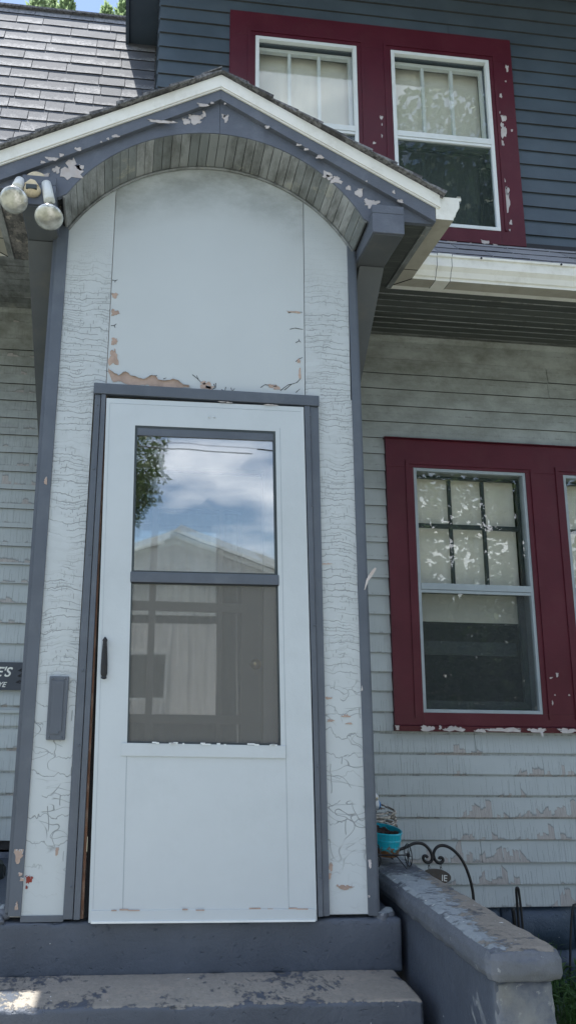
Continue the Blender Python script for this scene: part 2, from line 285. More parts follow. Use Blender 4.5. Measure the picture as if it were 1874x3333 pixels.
M['bouncepale'] = paint('pale_bounce_concrete', (.52, .51, .49), .1, .85, 2, (.35, .34, .32), .4, (2, 2, 2), .3); M['asphalt'] = paint('asphalt', (.05, .05, .052), .15, .85, 3)
M['bag'] = paint('black_plastic', (.008, .012, .012), .4, .28, 8)
M['housewhite'] = paint('white_house_siding', (.82, .82, .80), .04, .6, 1.5, (.4, .4, .38), .4, (30, 30, 1), .6, .01)
M['butt'] = paint('board_edge_shade', (.055, .06, .062), .3, .8, 9); M['shinglebutt'] = paint('shingle_edge_shade', (.035, .035, .04), .2, .9, 9)  # dark lower edges paint the shadow lines under boards and shingles
M['lettering'] = paint('white_lettering', (.75, .76, .72), .05, .5, 30)
M['rustplate'] = paint('rusty_slate_plate', (.075, .068, .06), .3, .6, 25, (.09, .04, .02), .8)
M['signboard'] = paint('slate_sign_board', (.052, .062, .080), .12, .5, 9)
# ---------------------------------------------------------------- mesh helpers
class MB:
    def __init__(s): s.v = []; s.f = []; s.uv = []
    def add(s, vs, fs, uvs=None):
        o = len(s.v); s.v += [tuple(v) for v in vs]; s.f += [tuple(i+o for i in f) for f in fs]; return s
    def hexa(s, p): return s.add(p, [(0, 3, 2, 1), (4, 5, 6, 7), (0, 1, 5, 4), (1, 2, 6, 5), (2, 3, 7, 6), (3, 0, 4, 7)])
    def box(s, x0, x1, y0, y1, z0, z1):
        return s.hexa([(x0, y0, z0), (x1, y0, z0), (x1, y1, z0), (x0, y1, z0), (x0, y0, z1), (x1, y0, z1), (x1, y1, z1), (x0, y1, z1)])
    def prism(s, pts, ax, a, b):     # closed polygon pts in the plane across axis ax, extruded a..b
        n = len(pts)
        def P(p, t): return {'x': (t, p[0], p[1]), 'y': (p[0], t, p[1]), 'z': (p[0], p[1], t)}[ax]
        return s.add([P(p, a) for p in pts]+[P(p, b) for p in pts], [tuple(range(n))[::-1], tuple(range(n, 2*n))]+[(i, (i+1) % n, n+(i+1) % n, n+i) for i in range(n)])
    def tube(s, pts, r, n=8, cap=True):
        pts = [Vector(p) for p in pts]; rs = r if isinstance(r, (list, tuple)) else [r]*len(pts); o = len(s.v); up = None; fs = []
        for i, p in enumerate(pts):
            d = (pts[min(i+1, len(pts)-1)]-pts[max(i-1, 0)]).normalized()
            if up is None: up = d.orthogonal().normalized()
            up = (up-d*up.dot(d)).normalized(); w = d.cross(up)
            s.v += [tuple(p+(up*math.cos(2*math.pi*k/n)+w*math.sin(2*math.pi*k/n))*rs[i]) for k in range(n)]
            if i: fs += [(o+(i-1)*n+k, o+(i-1)*n+(k+1) % n, o+i*n+(k+1) % n, o+i*n+k) for k in range(n)]
        if cap: fs += [tuple(o+k for k in range(n))[::-1], tuple(o+(len(pts)-1)*n+k for k in range(n))]
        s.f += fs; return s
    def lathe(s, prof, c, ax, n=20, sx=1, sy=1):   # prof [(r,t)] along axis vector ax from c
        ax = Vector(ax).normalized(); u = Vector((1, 0, 0)) if abs(ax.x) < .8 else Vector((0, 1, 0)); u = (u-ax*u.dot(ax)).normalized(); w = ax.cross(u); c = Vector(c); o = len(s.v)
        for r, t in prof: s.v += [tuple(c+ax*t+u*(r*sx*math.cos(2*math.pi*k/n))+w*(r*sy*math.sin(2*math.pi*k/n))) for k in range(n)]
        for i in range(len(prof)-1): s.f += [(o+i*n+k, o+i*n+(k+1) % n, o+(i+1)*n+(k+1) % n, o+(i+1)*n+k) for k in range(n)]
        s.f += [tuple(o+k for k in range(n))[::-1], tuple(o+(len(prof)-1)*n+k for k in range(n))]; return s
    def sph(s, c, rx, ry, rz, n=14): return s.lathe([(math.sin(math.pi*(i+.03)/(n+.06)), -math.cos(math.pi*(i+.03)/(n+.06))) for i in range(n+1)], (0, 0, 0), (0, 0, 1), n) if False else s._sph(c, rx, ry, rz, n)
    def _sph(s, c, rx, ry, rz, n):
        o = len(s.v)
        for i in range(n+1):
            a = math.pi*i/n
            for k in range(n): s.v.append((c[0]+rx*math.sin(a)*math.cos(2*math.pi*k/n), c[1]+ry*math.sin(a)*math.sin(2*math.pi*k/n), c[2]-rz*math.cos(a)))
        s.f += [(o+i*n+k, o+i*n+(k+1) % n, o+(i+1)*n+(k+1) % n, o+(i+1)*n+k) for i in range(n) for k in range(n)]; return s
    def shear(s, fn): s.v = [fn(*v) for v in s.v]; return s
    def build(s, name, m, parent=None, smooth=False, bevel=0, fix=True, **props):
        me = bpy.data.meshes.new(name); me.from_pydata(s.v, [], s.f); me.materials.append(M[m] if isinstance(m, str) else m)
        if fix:
            bm = bmesh.new(); bm.from_mesh(me)
            if smooth: bmesh.ops.remove_doubles(bm, verts=bm.verts, dist=1e-5)
            bmesh.ops.recalc_face_normals(bm, faces=bm.faces)
            if bevel: bmesh.ops.bevel(bm, geom=list(bm.edges), offset=bevel, segments=2, affect='EDGES', profile=.6, clamp_overlap=True)
            bm.to_mesh(me); bm.free()
        if smooth: me.polygons.foreach_set('use_smooth', [True]*len(me.polygons))
        o = bpy.data.objects.new(name, me); COL.objects.link(o)
        if parent: par(o, parent)
        for k, v in props.items(): o[k] = v
        return o
def par(o, p):
    o.parent = p
    if p.type == 'EMPTY' and not p.parent: o.matrix_parent_inverse = Matrix.Translation(-p.location)
def thing(name, label, cat, loc=(0, 0, 0), group=None):
    o = bpy.data.objects.new(name, None); o.empty_display_size = .1; o.location = loc; COL.objects.link(o); o['label'] = label; o['category'] = cat
    if group: o['group'] = group
    return o
def tag(o, label, cat, group=None):
    o['label'] = label; o['category'] = cat
    if group: o['group'] = group
    return o
def B(name, m, parent, x0, x1, y0, y1, z0, z1, bevel=0, **p): return MB().box(x0, x1, y0, y1, z0, z1).build(name, m, parent, bevel=bevel, **p)
def peel(parent, px, py, w, h, Y, m='barewhite', seed=0, off=.0018, name='peeled_patch'):
    """irregular bare patch where the paint has come off, a thin slab on the board at plane Y; px,py,w,h traced from the photo"""
    rnd = random.Random(seed*31+int(px)); c = onY(px, py, Y); e = onY(px+w/2, py, Y); rx = (e-c).length; rz = (onY(px, py-h/2, Y)-c).length; n = 22; pts = []
    for k in range(n):
        a = 2*math.pi*k/n; r = 1+.20*math.sin(3*a+seed)+rnd.uniform(-.22, .22); ca, sa = math.cos(a), math.sin(a)
        q = max(abs(ca), abs(sa))**.6; g = min(rx, rz)*.42; X_, Z_ = rx*r*ca/q, rz*r*sa/q; pts.append((c.x+round(X_/g)*g*.75+X_*.25, c.z+round(Z_/g)*g*.75+Z_*.25))
    mb = MB(); ctr = (c.x, Y-off, c.z); vs = [ctr]+[(x, Y-off, z) for x, z in pts]+[(x, Y+.0005, z) for x, z in pts]
    mb.add(vs, [(0, 1+(k+1) % n, 1+k) for k in range(n)]+[(1+k, 1+(k+1) % n, 1+n+(k+1) % n, 1+n+k) for k in range(n)])
    o = mb.build(name, m, parent)
    # curled paint rim along the upper edge
    fl = MB()
    for k in range(1, n//2, 2):
        (x, z), (x2, z2) = pts[k], pts[k+1]; s = .25*min(rx, rz)+.002
        fl.add([(x, Y-off, z), (x2, Y-off, z2), ((x+x2)/2+rnd.uniform(-s, s), Y-off-.004, (z+z2)/2-s)], [(0, 1, 2)])
    fl.build('paint_curl', 'pale' if m == 'rawwood' else parent.data.materials[0], parent, fix=False, kind='stuff')
    return o
# ================================================================ SETTING
def grid(x0, x1, y0, y1, z, n, amp=0, seed=0):
    mb = MB(); vs = [(x0+(x1-x0)*i/n, y0+(y1-y0)*j/n, z+(amp*mnoise.noise((i*.37+seed, j*.37, 0)) if 0 < i < n and 0 < j < n else 0)) for j in range(n+1) for i in range(n+1)]
    return mb.add(vs, [(j*(n+1)+i, j*(n+1)+i+1, (j+1)*(n+1)+i+1, (j+1)*(n+1)+i) for j in range(n) for i in range(n)])
GZ = -.75
o = grid(-120, 120, -120, 120, GZ, 40).build('lawn', 'lawn', fix=False); o['kind'] = 'structure'
o = MB().box(-.8, .75, -9.5, -1.3, GZ+.004, GZ+.03).build('path', 'path'); o['kind'] = 'structure'
o = MB().box(-60, 60, -12.6, -11.0, GZ+.004, GZ+.035).build('pavement', 'path'); o['kind'] = 'structure'
o = MB().box(-7, 9, -16.4, -12.7, GZ+.004, GZ+.03).build('bounce_slab', 'bouncepale'); o['kind'] = 'structure'  # pale slab added to bounce sunlight onto the neighbour's wall
# ================================================================ HOUSE
D = 1.1; DY = .75
house = thing('house', 'grey clapboard house with maroon window trim and dark blue dormer behind the entry porch', 'house', (0, D, GZ))
mw = MB().box(-4.5, 1.30, D, D+.08, -.26, 3.0).box(1.30, 3.0, D, D+.08, -.26, .70).box(1.30, 3.0, D, D+.08, 2.14, 3.0).box(3.0, 6.5, D, D+.08, -.26, 3.0).box(2.02, 2.23, D, D+.08, .70, 2.14)
mw = MB().box(-4.5, -.60, D, D+.08, -.26, 3.0).box(-.60, .60, D, D+.08, 2.15, 3.0).box(.60, 1.33, D, D+.08, -.26, 3.0).box(1.33, 2.95, D, D+.08, -.26, .74).box(1.33, 2.95, D, D+.08, 2.11, 3.0).box(2.0, 2.25, D, D+.08, .74, 2.11).box(2.95, 6.5, D, D+.08, -.26, 3.0)
mainwall = mw.build('main_wall', 'dark', house)
rows = [-.256, -.147, -.040, .075, .188, .300, .408, .518, .628, .73, .841, .943, 1.047, 1.153, 1.26, 1.366, 1.466, 1.569, 1.671, 1.777, 1.886, 1.988, 2.097, 2.201, 2.301, 2.404, 2.506, 2.614, 2.713, 2.812, 2.99]
def clap(parent, x0, x1, z0, z1, Y, m, lean=.017, top=.004, sag=.0012, seed=0):
    if x1-x0 > 1.3 and lean > .01:       # long runs are two lengths butted together
        q = x0+(x1-x0)*random.Random(seed*7+1).choice((.22, .35, .45, .6, .7)); clap(parent, x0, q-.0012, z0, z1, Y, m, lean, top, sag, seed) if q-x0 <= 1.3 else clap_(parent, x0, q-.0012, z0, z1, Y, m, lean, top, sag, seed)
        return clap_(parent, q+.0012, x1, z0+.0012, z1, Y, m, lean+.0012, top, sag, seed+1000)
    return clap_(parent, x0, x1, z0, z1, Y, m, lean, top, sag, seed)
def clap_(parent, x0, x1, z0, z1, Y, m, lean=.017, top=.004, sag=.0012, seed=0):
    n = max(2, min(14, int((x1-x0)/.14))); vs = []; fs = []; rr = random.Random(seed)
    ph = rr.uniform(0, 99)
    for i in range(n+1):
        x = x0+(x1-x0)*i/n; w = sag*mnoise.noise((x*3+ph, z0, 0))*2; wy = .0022*mnoise.noise((x*2+ph, z0, 5))
        for (y, z) in ((Y-lean-wy, z0+w), (Y-top-wy*.4, z1+.004), (Y-.0005, z1+.004), (Y-.0005, z0+w)): vs.append((x, y, z))
    for i in range(n):
        a, b = i*4, (i+1)*4
        fs += [(a, b, b+1, a+1), (a+3, b+3, b, a), (a+1, b+1, b+2, a+2), (a+2, b+2, b+3, a+3)]
    fs += [(0, 1, 2, 3), (n*4+3, n*4+2, n*4+1, n*4)]
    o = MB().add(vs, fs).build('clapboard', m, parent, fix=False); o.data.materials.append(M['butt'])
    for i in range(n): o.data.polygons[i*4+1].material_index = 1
    return o
for i in range(len(rows)-1):
    z0, z1 = rows[i], rows[i+1]; zm = (z0+z1)/2; sd = i*3; fr = i == len(rows)-2
    L_ = 0.006 if fr else .017
    if zm > .05 or False: clap(mainwall, -3.6, -.60, z0, z1, D, 'siding', L_, seed=sd)
    if .62 < zm < 2.30: clap(mainwall, .60, 1.153, z0, z1, D, 'siding', L_, seed=sd+1); clap(mainwall, 3.15, 5.2, z0, z1, D, 'siding', L_, seed=sd+1)
    else: clap(mainwall, .60, 5.2, z0, z1, D, 'siding', L_, seed=sd+2)
MB().prism([(D-.0005, 2.955), (D-.03, 2.955), (D-.022, 2.935), (D-.012, 2.925), (D-.0005, 2.925)], 'x', .6, 5.2).build('frieze_moulding', 'siding', mainwall)
MB().prism([(D-.0005, 2.985), (D-.03, 2.985), (D-.022, 2.955), (D-.012, 2.945), (D-.0005, 2.945)], 'x', -3.6, -.6).build('frieze_moulding', 'siding', mainwall)
B('conduit_strip', 'siding', mainwall, -2.2, -.7, D-.026, D-.017, .693, .708)
# interior dark rooms
B('room_lining', 'dark', house, 1.25, 3.05, D+1.4, D+1.42, .3, 2.5)
MB().box(1.22, 1.24, D+.08, D+1.42, .3, 2.5).box(3.03, 3.05, D+.08, D+1.42, .3, 2.5).box(1.22, 3.05, D+.08, D+1.42, .28, .3).box(1.22, 3.05, D+.08, D+1.42, 2.5, 2.52).build('room_lining', 'dark', house)
MB().box(.1, 2.0, DY+1.3, DY+1.32, 3.2, 5.0).box(.1, .12, DY+.09, DY+1.3, 3.2, 5.0).box(1.98, 2.0, DY+.09, DY+1.3, 3.2, 5.0).box(.1, 2.0, DY+.09, DY+1.3, 3.18, 3.2).box(.1, 2.0, DY+.09, DY+1.3, 5, 5.02).build('room_lining', 'dark', house)
# foundation, rock faced blocks
def rock(parent, x0, x1, y, z0, z1, seed, m='rubble'):
    nx, nz = 9, 6; vs = []; fs = []
    for j in range(nz+1):
        for i in range(nx+1):
            u, v = i/nx, j/nz; e = min(1, 5*min(u, 1-u, ), 4*min(v, 1-v)); h = .012+.032*e*(1+1.1*mnoise.noise((u*3.1+seed*7, v*2.7, seed))) if e > 0 else 0
            vs.append((x0+(x1-x0)*u, y-h, z0+(z1-z0)*v))
    fs = [(j*(nx+1)+i, j*(nx+1)+i+1, (j+1)*(nx+1)+i+1, (j+1)*(nx+1)+i) for j in range(nz) for i in range(nx)]
    return MB().add(vs, fs).build('stone_block', m, parent, smooth=True, fix=False)
found = B('foundation', 'rubble', house, -4.5, 6.5, D+.03, D+.2, GZ-.2, -.262)
fl_ = B('foundation', 'rubble', house, -4.5, -.62, D+.0, D+.028, GZ-.2, .030)
for r_i, (a, b) in enumerate(((-.262, -.47), (-.476, -.70), (-.706, -.95))):
    x = .5-.2*r_i
    while x < 3.4:
        rock(found, x+.004, x+.40, D+.02, b, a, r_i*17+x); x += .405
for r_i, (a, b) in enumerate(((.02, -.20), (-.206, -.43), (-.436, -.68))):
    x = -2.4-.15*r_i
    while x < -.7:
        rock(fl_, x+.004, x+.40, D-.005, b, a, r_i*11+x, 'riser'); x += .405
# ---- dormer
dw = MB().box(-.26, .33, DY, DY+.09, 3.35, 5.3).box(.33, 1.76, DY, DY+.09, 4.67, 5.3).box(.33, 1.76, DY, DY+.09, 3.35, 3.51).box(.92, 1.165, DY, DY+.09, 3.51, 4.67).box(1.76, 5.0, DY, DY+.09, 3.35, 5.3).box(-.26, -.18, DY+.09, 2.4, 3.35, 5.3)
dormer = dw.build('dormer_wall', 'upper', house)
zs = 3.403-.0965
k = 0
while zs < 5.27:
    z1 = zs+.0965; zm = (zs+z1)/2
    if 3.41 < z1-.02 and zm < 4.86:
        if zs < 3.3: zs = z1; continue
        clap(dormer, -.268, .153, zs, z1, DY, 'upper', .016, seed=400+k); clap(dormer, 1.933, 4.9, zs, z1, DY, 'upper', .016, seed=500+k)
    else: clap(dormer, -.268, 4.9, zs, z1, DY, 'upper', .016, seed=600+k)
    # shingled dormer cheek butt ends seen on edge at the corner
    MB().hexa([(-.278, DY-.004, zs), (-.262, DY-.004, zs), (-.262, 2.0, zs), (-.278, 2.0, zs), (-.268, DY-.004, z1), (-.262, DY-.004, z1), (-.262, 2.0, z1), (-.268, 2.0, z1)]).build('clapboard', 'upper', dormer)
    zs = z1; k += 1
MB().box(-.47, 4.6, -.10, DY, 5.285, 5.40).box(-.47, -.28, DY, 2.2, 5.285, 5.40).build('dormer_soffit', 'upper', house)  # front overhang stretched forward, out of view, to shade the wall cap
MB().box(-.495, -.472, -.10, 2.2, 5.26, 5.46).box(-.495, 4.6, -.125, -.102, 5.26, 5.46).build('dormer_fascia', 'upper', house)
MB().box(-.50, 4.6, -.14, 4, 5.462, 5.50).build('dormer_roof', 'shingledark', house)
# ---- steep gambrel roof (left of dormer) with single shingles
TH = math.radians(68); ct, st = math.cos(TH), math.sin(TH)
R0 = (DY, 3.42); slope_len = (5.60-3.42)/st
roof = MB().hexa([(-4.5, R0[0], R0[1]), (-.262, R0[0], R0[1]), (-.262, R0[0]+slope_len*ct, 5.60), (-4.5, R0[0]+slope_len*ct, 5.60), (-4.5, R0[0]+.06, R0[1]-.02), (-.262, R0[0]+.06, R0[1]-.02), (-.262, R0[0]+slope_len*ct+.06, 5.58), (-4.5, R0[0]+slope_len*ct+.06, 5.58)]).build('gambrel_roof', 'shingledark', house)
MB().hexa([(-4.5, 1.62, 5.58), (-.1, 1.62, 5.58), (-.1, 5.0, 6.3), (-4.5, 5.0, 6.3), (-4.5, 1.62, 5.55), (-.1, 1.62, 5.55), (-.1, 5, 6.25), (-4.5, 5, 6.25)]).build('upper_roof', 'shingledark', house)
def shingle(parent, x0, x1, s0, s1, org, cs, sn, m, rr, thick=.007, name='shingle'):
    """one tab lying on a slope: org=(y,z) of the slope foot, s along slope"""
    def P(x, s, h): return (x, org[0]+s*cs-h*sn, org[1]+s*sn+h*cs)
    j0, j1, jd = rr.uniform(-.002, .002), rr.uniform(-.002, .002), rr.uniform(-.0015, .0035); t0 = thick+rr.uniform(0, thick*.5)
    n = 3; vs = []
    for i in range(n+1):
        u = i/n; x = x0+(x1-x0)*u; lift = t0+(rr.uniform(0, .002)); s = s0-jd+j0*(1-u)+j1*u
        vs += [P(x, s, lift), P(x, s1+.006, .0015), P(x, s, 0)]
    fs = []
    for i in range(n): a, b = i*3, i*3+3; fs += [(a, b, b+1, a+1), (a+2, b+2, b, a)]
    fs += [(0, 1, 2), (n*3, n*3+2, n*3+1)]
    me = bpy.data.meshes.new(name); me.from_pydata(vs, [], fs); me.materials.append(M[m]); uvl = me.uv_layers.new(name='uv')
    for l in me.loops: i = l.vertex_index; uvl.data[l.index].uv = (i//3/n, (0, 1, 0)[i % 3])
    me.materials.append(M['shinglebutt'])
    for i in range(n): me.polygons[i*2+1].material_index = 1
    o = bpy.data.objects.new(name, me); COL.objects.link(o); par(o, parent); return o
def courses(parent, x0, x1, n0, n1, exp, org, cs, sn, m, wr, seed, thick=.006, s_first=0):
    rr = random.Random(seed)
    for c in range(n0, n1):
        x = x0+rr.uniform(0, .25)
        edges = [x0]
        while x < x1-.03:
            edges.append(x); x += rr.choice(wr)*rr.uniform(.9, 1.1)
        edges.append(x1)
        for a, b in zip(edges, edges[1:]):
            if b-a > .01: shingle(parent, a+.0025, b-.0025, s_first+c*exp, s_first+(c+1)*exp, org, cs, sn, m, rr, thick)
courses(roof, -2.35, -.283, 0, 19, slope_len/18.6, R0, ct, st, 'shingle', (.13, .17, .24, .33, .33), 5)
B('ridge_edge', 'shingledark', roof, -4.5, -.283, R0[0]+slope_len*ct-.03, R0[0]+slope_len*ct+.05, 5.60, 5.615)
# ---- flared eave roof on both sides of the porch
FA = math.atan2(3.42-3.025, DY-.355); cf, sf = math.cos(FA), math.sin(FA); FL = (DY-.355)/cf; F0 = (.355, 3.025)
fr_ = MB().hexa([(1.0, .355, 3.022), (5.5, .355, 3.022), (5.5, DY, 3.417), (1.0, DY, 3.417), (1.0, .39, 3.0), (5.5, .39, 3.0), (5.5, DY, 3.38), (1.0, DY, 3.38)]).build('flared_roof', 'shingledark', house)
courses(fr_, .98, 5.2, 0, 5, FL/4.7, F0, cf, sf, 'shinglepale', (.24, .33, .33), 9, .0042)
fr2 = MB().hexa([(-5.5, .355, 3.022), (-1.0, .355, 3.022), (-1.0, DY, 3.417), (-5.5, DY, 3.417), (-5.5, .39, 3.0), (-1.0, .39, 3.0), (-1.0, DY, 3.38), (-5.5, DY, 3.38)]).build('flared_roof', 'shingledark', house)
MB().prism([(DY-.02, 3.405), (DY-.001, 3.405), (DY-.001, 3.44), (DY-.012, 3.44)], 'x', -.26, 4.9).build('flashing', 'black', house)
# main eave soffit boards and gutter
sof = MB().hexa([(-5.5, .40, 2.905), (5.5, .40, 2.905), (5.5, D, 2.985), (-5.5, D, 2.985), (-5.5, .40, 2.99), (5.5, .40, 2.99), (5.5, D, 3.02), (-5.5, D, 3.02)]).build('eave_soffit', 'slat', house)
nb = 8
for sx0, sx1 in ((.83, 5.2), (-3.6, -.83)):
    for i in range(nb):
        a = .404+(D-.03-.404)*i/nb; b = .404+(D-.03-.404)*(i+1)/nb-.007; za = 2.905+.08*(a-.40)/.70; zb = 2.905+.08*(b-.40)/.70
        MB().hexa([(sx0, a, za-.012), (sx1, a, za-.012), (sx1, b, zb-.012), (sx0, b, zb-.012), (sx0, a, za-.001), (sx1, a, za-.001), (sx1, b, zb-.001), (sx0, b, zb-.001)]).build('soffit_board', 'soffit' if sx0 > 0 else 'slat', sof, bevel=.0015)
        MB().hexa([(sx0, b+.001, zb-.0145), (sx1, b+.001, zb-.0145), (sx1, b+.006, zb-.0145), (sx0, b+.006, zb-.0145), (sx0, b+.001, zb-.001), (sx1, b+.001, zb-.001), (sx1, b+.006, zb-.001), (sx0, b+.006, zb-.001)]).build('soffit_bead', 'slat', sof)  # paler bead paints the light caught along the board edges
MB().box(.96, 5.2, .364, .402, 2.884, 2.90).build('soffit_trim', 'white', house, bevel=.002)
MB().box(-3.6, -.96, .364, .402, 2.884, 2.90).build('soffit_trim', 'slat', house, bevel=.002)
def kgutter(axis, a, b, o_in, sgn, zb, zt, ma=None, mb_=None, wall=.0015):
    """K-style gutter profile extruded along axis; o_in inner (house side) coord; sgn outward direction. mitre slopes ma/mb_ shift ends with outward distance"""
    H = zt-zb; pr = [(0, zt+.0), (0, zb), (.080, zb), (.080, zb+.014), (.088, zb+.018), (.096, zb+.045), (.112, zb+.065), (.112, zt-.014), (.120, zt-.012), (.120, zt), (.104, zt)]
    inner = [(u-.004 if u > .02 else u+.004, z+(.004 if z < zt-.001 else 0)) for u, z in pr]
    vs = []; n = len(pr)
    for end, mit in ((a, ma), (b, mb_)):
        for u, z in pr:
            t = end+(mit or 0)*u
            vs.append((t, o_in+sgn*u, z) if axis == 'x' else (o_in+sgn*u, t, z))
    return MB().add(vs, [(i, i+1, n+i+1, n+i) for i in range(n-1)])
def stain(o):
    o.data.materials.append(M['gutterunder']); o.data.polygons[1].material_index = 1; return o
mg = kgutter('x', .967, 5.2, .362, -1, 2.882, 3.008, 1.0)
stain(mg.build('gutter', 'white', house))
def band(px): 
    kgutter('x', px, px+.075, .3635, -1.02, 2.8805, 3.011).build('gutter_strap', 'white', house)
    for e in (px-.003, px+.075): kgutter('x', e, e+.003, .3635, -1.022, 2.880, 3.0105).build('gutter_seam', 'brace', house)
band(1.17)
for x in (1.40, 1.83, 2.25): MB().lathe([(.005, 0), (.006, .004), (.001, .006)], (x, .2415, 3.000), (0, -1, 0), 8).build('rivet', 'black', house)
kgutter('x', -3.6, -.967, .362, -1, 2.882, 3.008, None, -1.0).build('gutter', 'white', house)
# ---------------------------------------------------------------- windows
def casing(parent, boards, Y, t, m='maroon'):
    for (x0, x1, z0, z1) in boards: B('window_casing', m, parent, x0, x1, Y-t, Y+.0, z0, z1, bevel=.002)
UPc = [(.153, 1.933, 4.690, 4.862), (.153, .309, 3.408, 4.690), (.933, 1.150, 3.497, 4.690), (1.779, 1.933, 3.408, 4.690), (.309, 1.779, 3.408, 3.497)]
casing(house, UPc, DY, .026)
for a, b in ((.309, .933), (1.150, 1.779)):
    MB().box(a-.045, a-.028, DY-.031, DY-.0262, 3.50, 4.735).box(b+.028, b+.045, DY-.031, DY-.0262, 3.50, 4.735).box(a-.045, b+.045, DY-.0312, DY-.0264, 4.72, 4.737).build('casing_bead', 'maroon', house)
LOc = [(1.153, 3.15, 2.121, 2.292), (1.153, 1.318, .66, 2.121), (2.007, 2.245, .728, 2.121), (2.93, 3.15, .66, 2.121), (1.318, 2.93, .66, .728)]
casing(house, LOc, D, .034)
MB().prism([(D, 2.292), (D-.052, 2.292), (D-.046, 2.300), (D, 2.306)], 'x', 1.148, 3.16).build('drip_cap', 'maroon', house)
sill = MB().prism([(D, .626), (D-.047, .630), (D-.052, .657), (D, .664)], 'x', 1.150, 3.16).build('window_sill', 'maroon', house)
for a, b in ((1.318, 2.007), (2.245, 2.93)):
    MB().box(a-.05, a-.03, D-.040, D-.0342, .70, 2.16).box(b+.03, b+.05, D-.040, D-.0342, .70, 2.16).box(a-.05, b+.05, D-.0405, D-.0344, 2.14, 2.163).build('casing_bead', 'maroon', house)
def frame_mb(x0, x1, z0, z1, w, y0, y1, wb=None):
    wb = wb or w
    return MB().box(x0, x0+w, y0, y1, z0, z1).box(x1-w, x1, y0, y1, z0, z1).box(x0+w, x1-w, y0, y1, z0, z0+wb).box(x0+w, x1-w, y0, y1, z1-w, z1)
def window(x0, x1, z0, z1, rail, Y, frm, sashm, w, mz, low_shade, lit_screen):
    win = frame_mb(x0-.01, x1+.01, z0-.01, z1+.01, .022, Y+.002, Y+.085).build('window', frm if frm == 'storm' else 'alum', house)      # jamb lining
    frame_mb(x0, x1, z0, z1, w, Y-.030, Y-.002).build('storm_frame', frm, win, bevel=.0015)
    MB().box(x0+w, x1-w, Y-.032, Y-.004, rail-.012, rail+.024).box(x0+w, x1-w, Y-.028, Y-.006, rail-.030, rail-.0135).build('meeting_rail', frm, win, bevel=.0015)
    B('pane', 'glass', win, x0+w-.002, x1-w+.002, Y-.0125, Y-.0095, rail+.02, z1-w+.002)
    B('pane', 'glassdim' if lit_screen else 'glass', win, x0+w-.002, x1-w+.002, Y-.0165, Y-.0135, z0+w-.002, rail-.028)
    if not lit_screen: B('insect_screen', 'screenfaint', win, x0+w-.002, x1-w+.002, Y-.0085, Y-.0078, z0+w-.002, rail-.028)
    if lit_screen: B('insect_screen', 'screenlight', win, x0+w-.002, x1-w+.002, Y-.0085, Y-.0078, z0+w-.002, rail-.028)
    if lit_screen:
        nc = 40; MB().add([(x0+.03+(x1-x0-.05)*i/nc, Y+.15+.01*math.sin(i*.8)+.006*math.sin(i*2.1), z) for z in (z0-.02, rail+.05) for i in range(nc+1)], [(i, i+1, nc+2+i, nc+1+i) for i in range(nc)]).build('curtain', 'curtain', win, smooth=True, fix=False)
    # inner upper sash
    u0, u1 = rail-.02, z1-.028; sy0, sy1 = Y+.028, Y+.056
    frame_mb(x0+.013, x1-.013, u0, u1, .022 if frm == 'storm' else .016, sy0, sy1, .034).build('upper_sash', sashm, win, bevel=.001)
    dx = (x1-x0-.026-.044)/3
    for i in (1, 2): B('muntin', sashm, win, x0+.035+dx*i-.009, x0+.035+dx*i+.009, sy0+.004, sy1-.004, u0+.034, u1-.022)
    if mz: B('muntin', sashm, win, x0+.03, x1-.03, sy0+.005, sy1-.005, mz-.013, mz+.013)
    frame_mb(x0+.015, x1-.015, z0+.012, rail+.01, .034, Y+.058, Y+.082, .05).build('lower_sash', 'darksash', win, bevel=.001)
    sh = MB(); n = 24; zl = low_shade
    sh.add([(x0+.03+(x1-x0-.045)*i/n, Y+.10+.004*math.sin(i*.9), z) for z in (zl, z1+.08) for i in range(n+1)], [(i, i+1, n+2+i, n+1+i) for i in range(n)])
    sh.build('roller_shade', 'shade', win, smooth=True, fix=False)
    return win
window(.309, .933, 3.496, 4.690, 4.094, DY, 'storm', 'storm', .022, None, 4.09, True)
w2 = window(1.150, 1.779, 3.496, 4.690, 4.094, DY, 'storm', 'storm', .022, None, 4.07, True)
w3 = window(1.318, 2.007, .728, 2.121, 1.418, D, 'alum', 'darksash', .018, 1.79, 1.235, False)
w4 = window(2.245, 2.93, .728, 2.121, 1.418, D, 'alum', 'darksash', .018, 1.79, 1.235, False)
B('air_conditioner_panel', 'darksash', w3, 1.36, 1.95, D+.11, D+.14, 1.05, 1.125)
def chips(parent, lst, Y, m='barewhite'):
    for i, (x, y, w, h) in enumerate(lst): peel(parent, x, y, w, h, Y, m, seed=i)
# peeled flecks on maroon trim: traced positions
cas = [o for o in house.children if o.name.startswith('window_casing')]
chips(cas[3], [(1648, 222, 9, 20), (1637, 385, 16, 18), (1636, 425, 18, 42), (1633, 466, 10, 16), (1628, 312, 8, 12), (1624, 366, 5, 7), (1664, 425, 6, 7), (1650, 620, 11, 26), (1649, 655, 14, 72), (1640, 588, 7, 14), (1661, 725, 8, 14), (1657, 749, 5, 6), (1644, 265, 5, 5)], DY-.026)
chips(cas[2], [(1240, 383, 9, 12), (1242, 443, 4, 10), (1217, 465, 9, 7), (1242, 405, 3, 8), (1184, 361, 5, 5), (1226, 520, 6, 10)], DY-.026)
chips(cas[4], [(1470, 789, 28, 8), (1577, 788, 24, 12), (1610, 797, 14, 4), (1530, 793, 10, 5)], DY-.026)
chips(cas[7], [(1790, 2206, 12, 5), (1811, 2196, 7, 14), (1796, 2287, 4, 14), (1850, 2262, 5, 6), (1804, 2262, 4, 5)], D-.034)
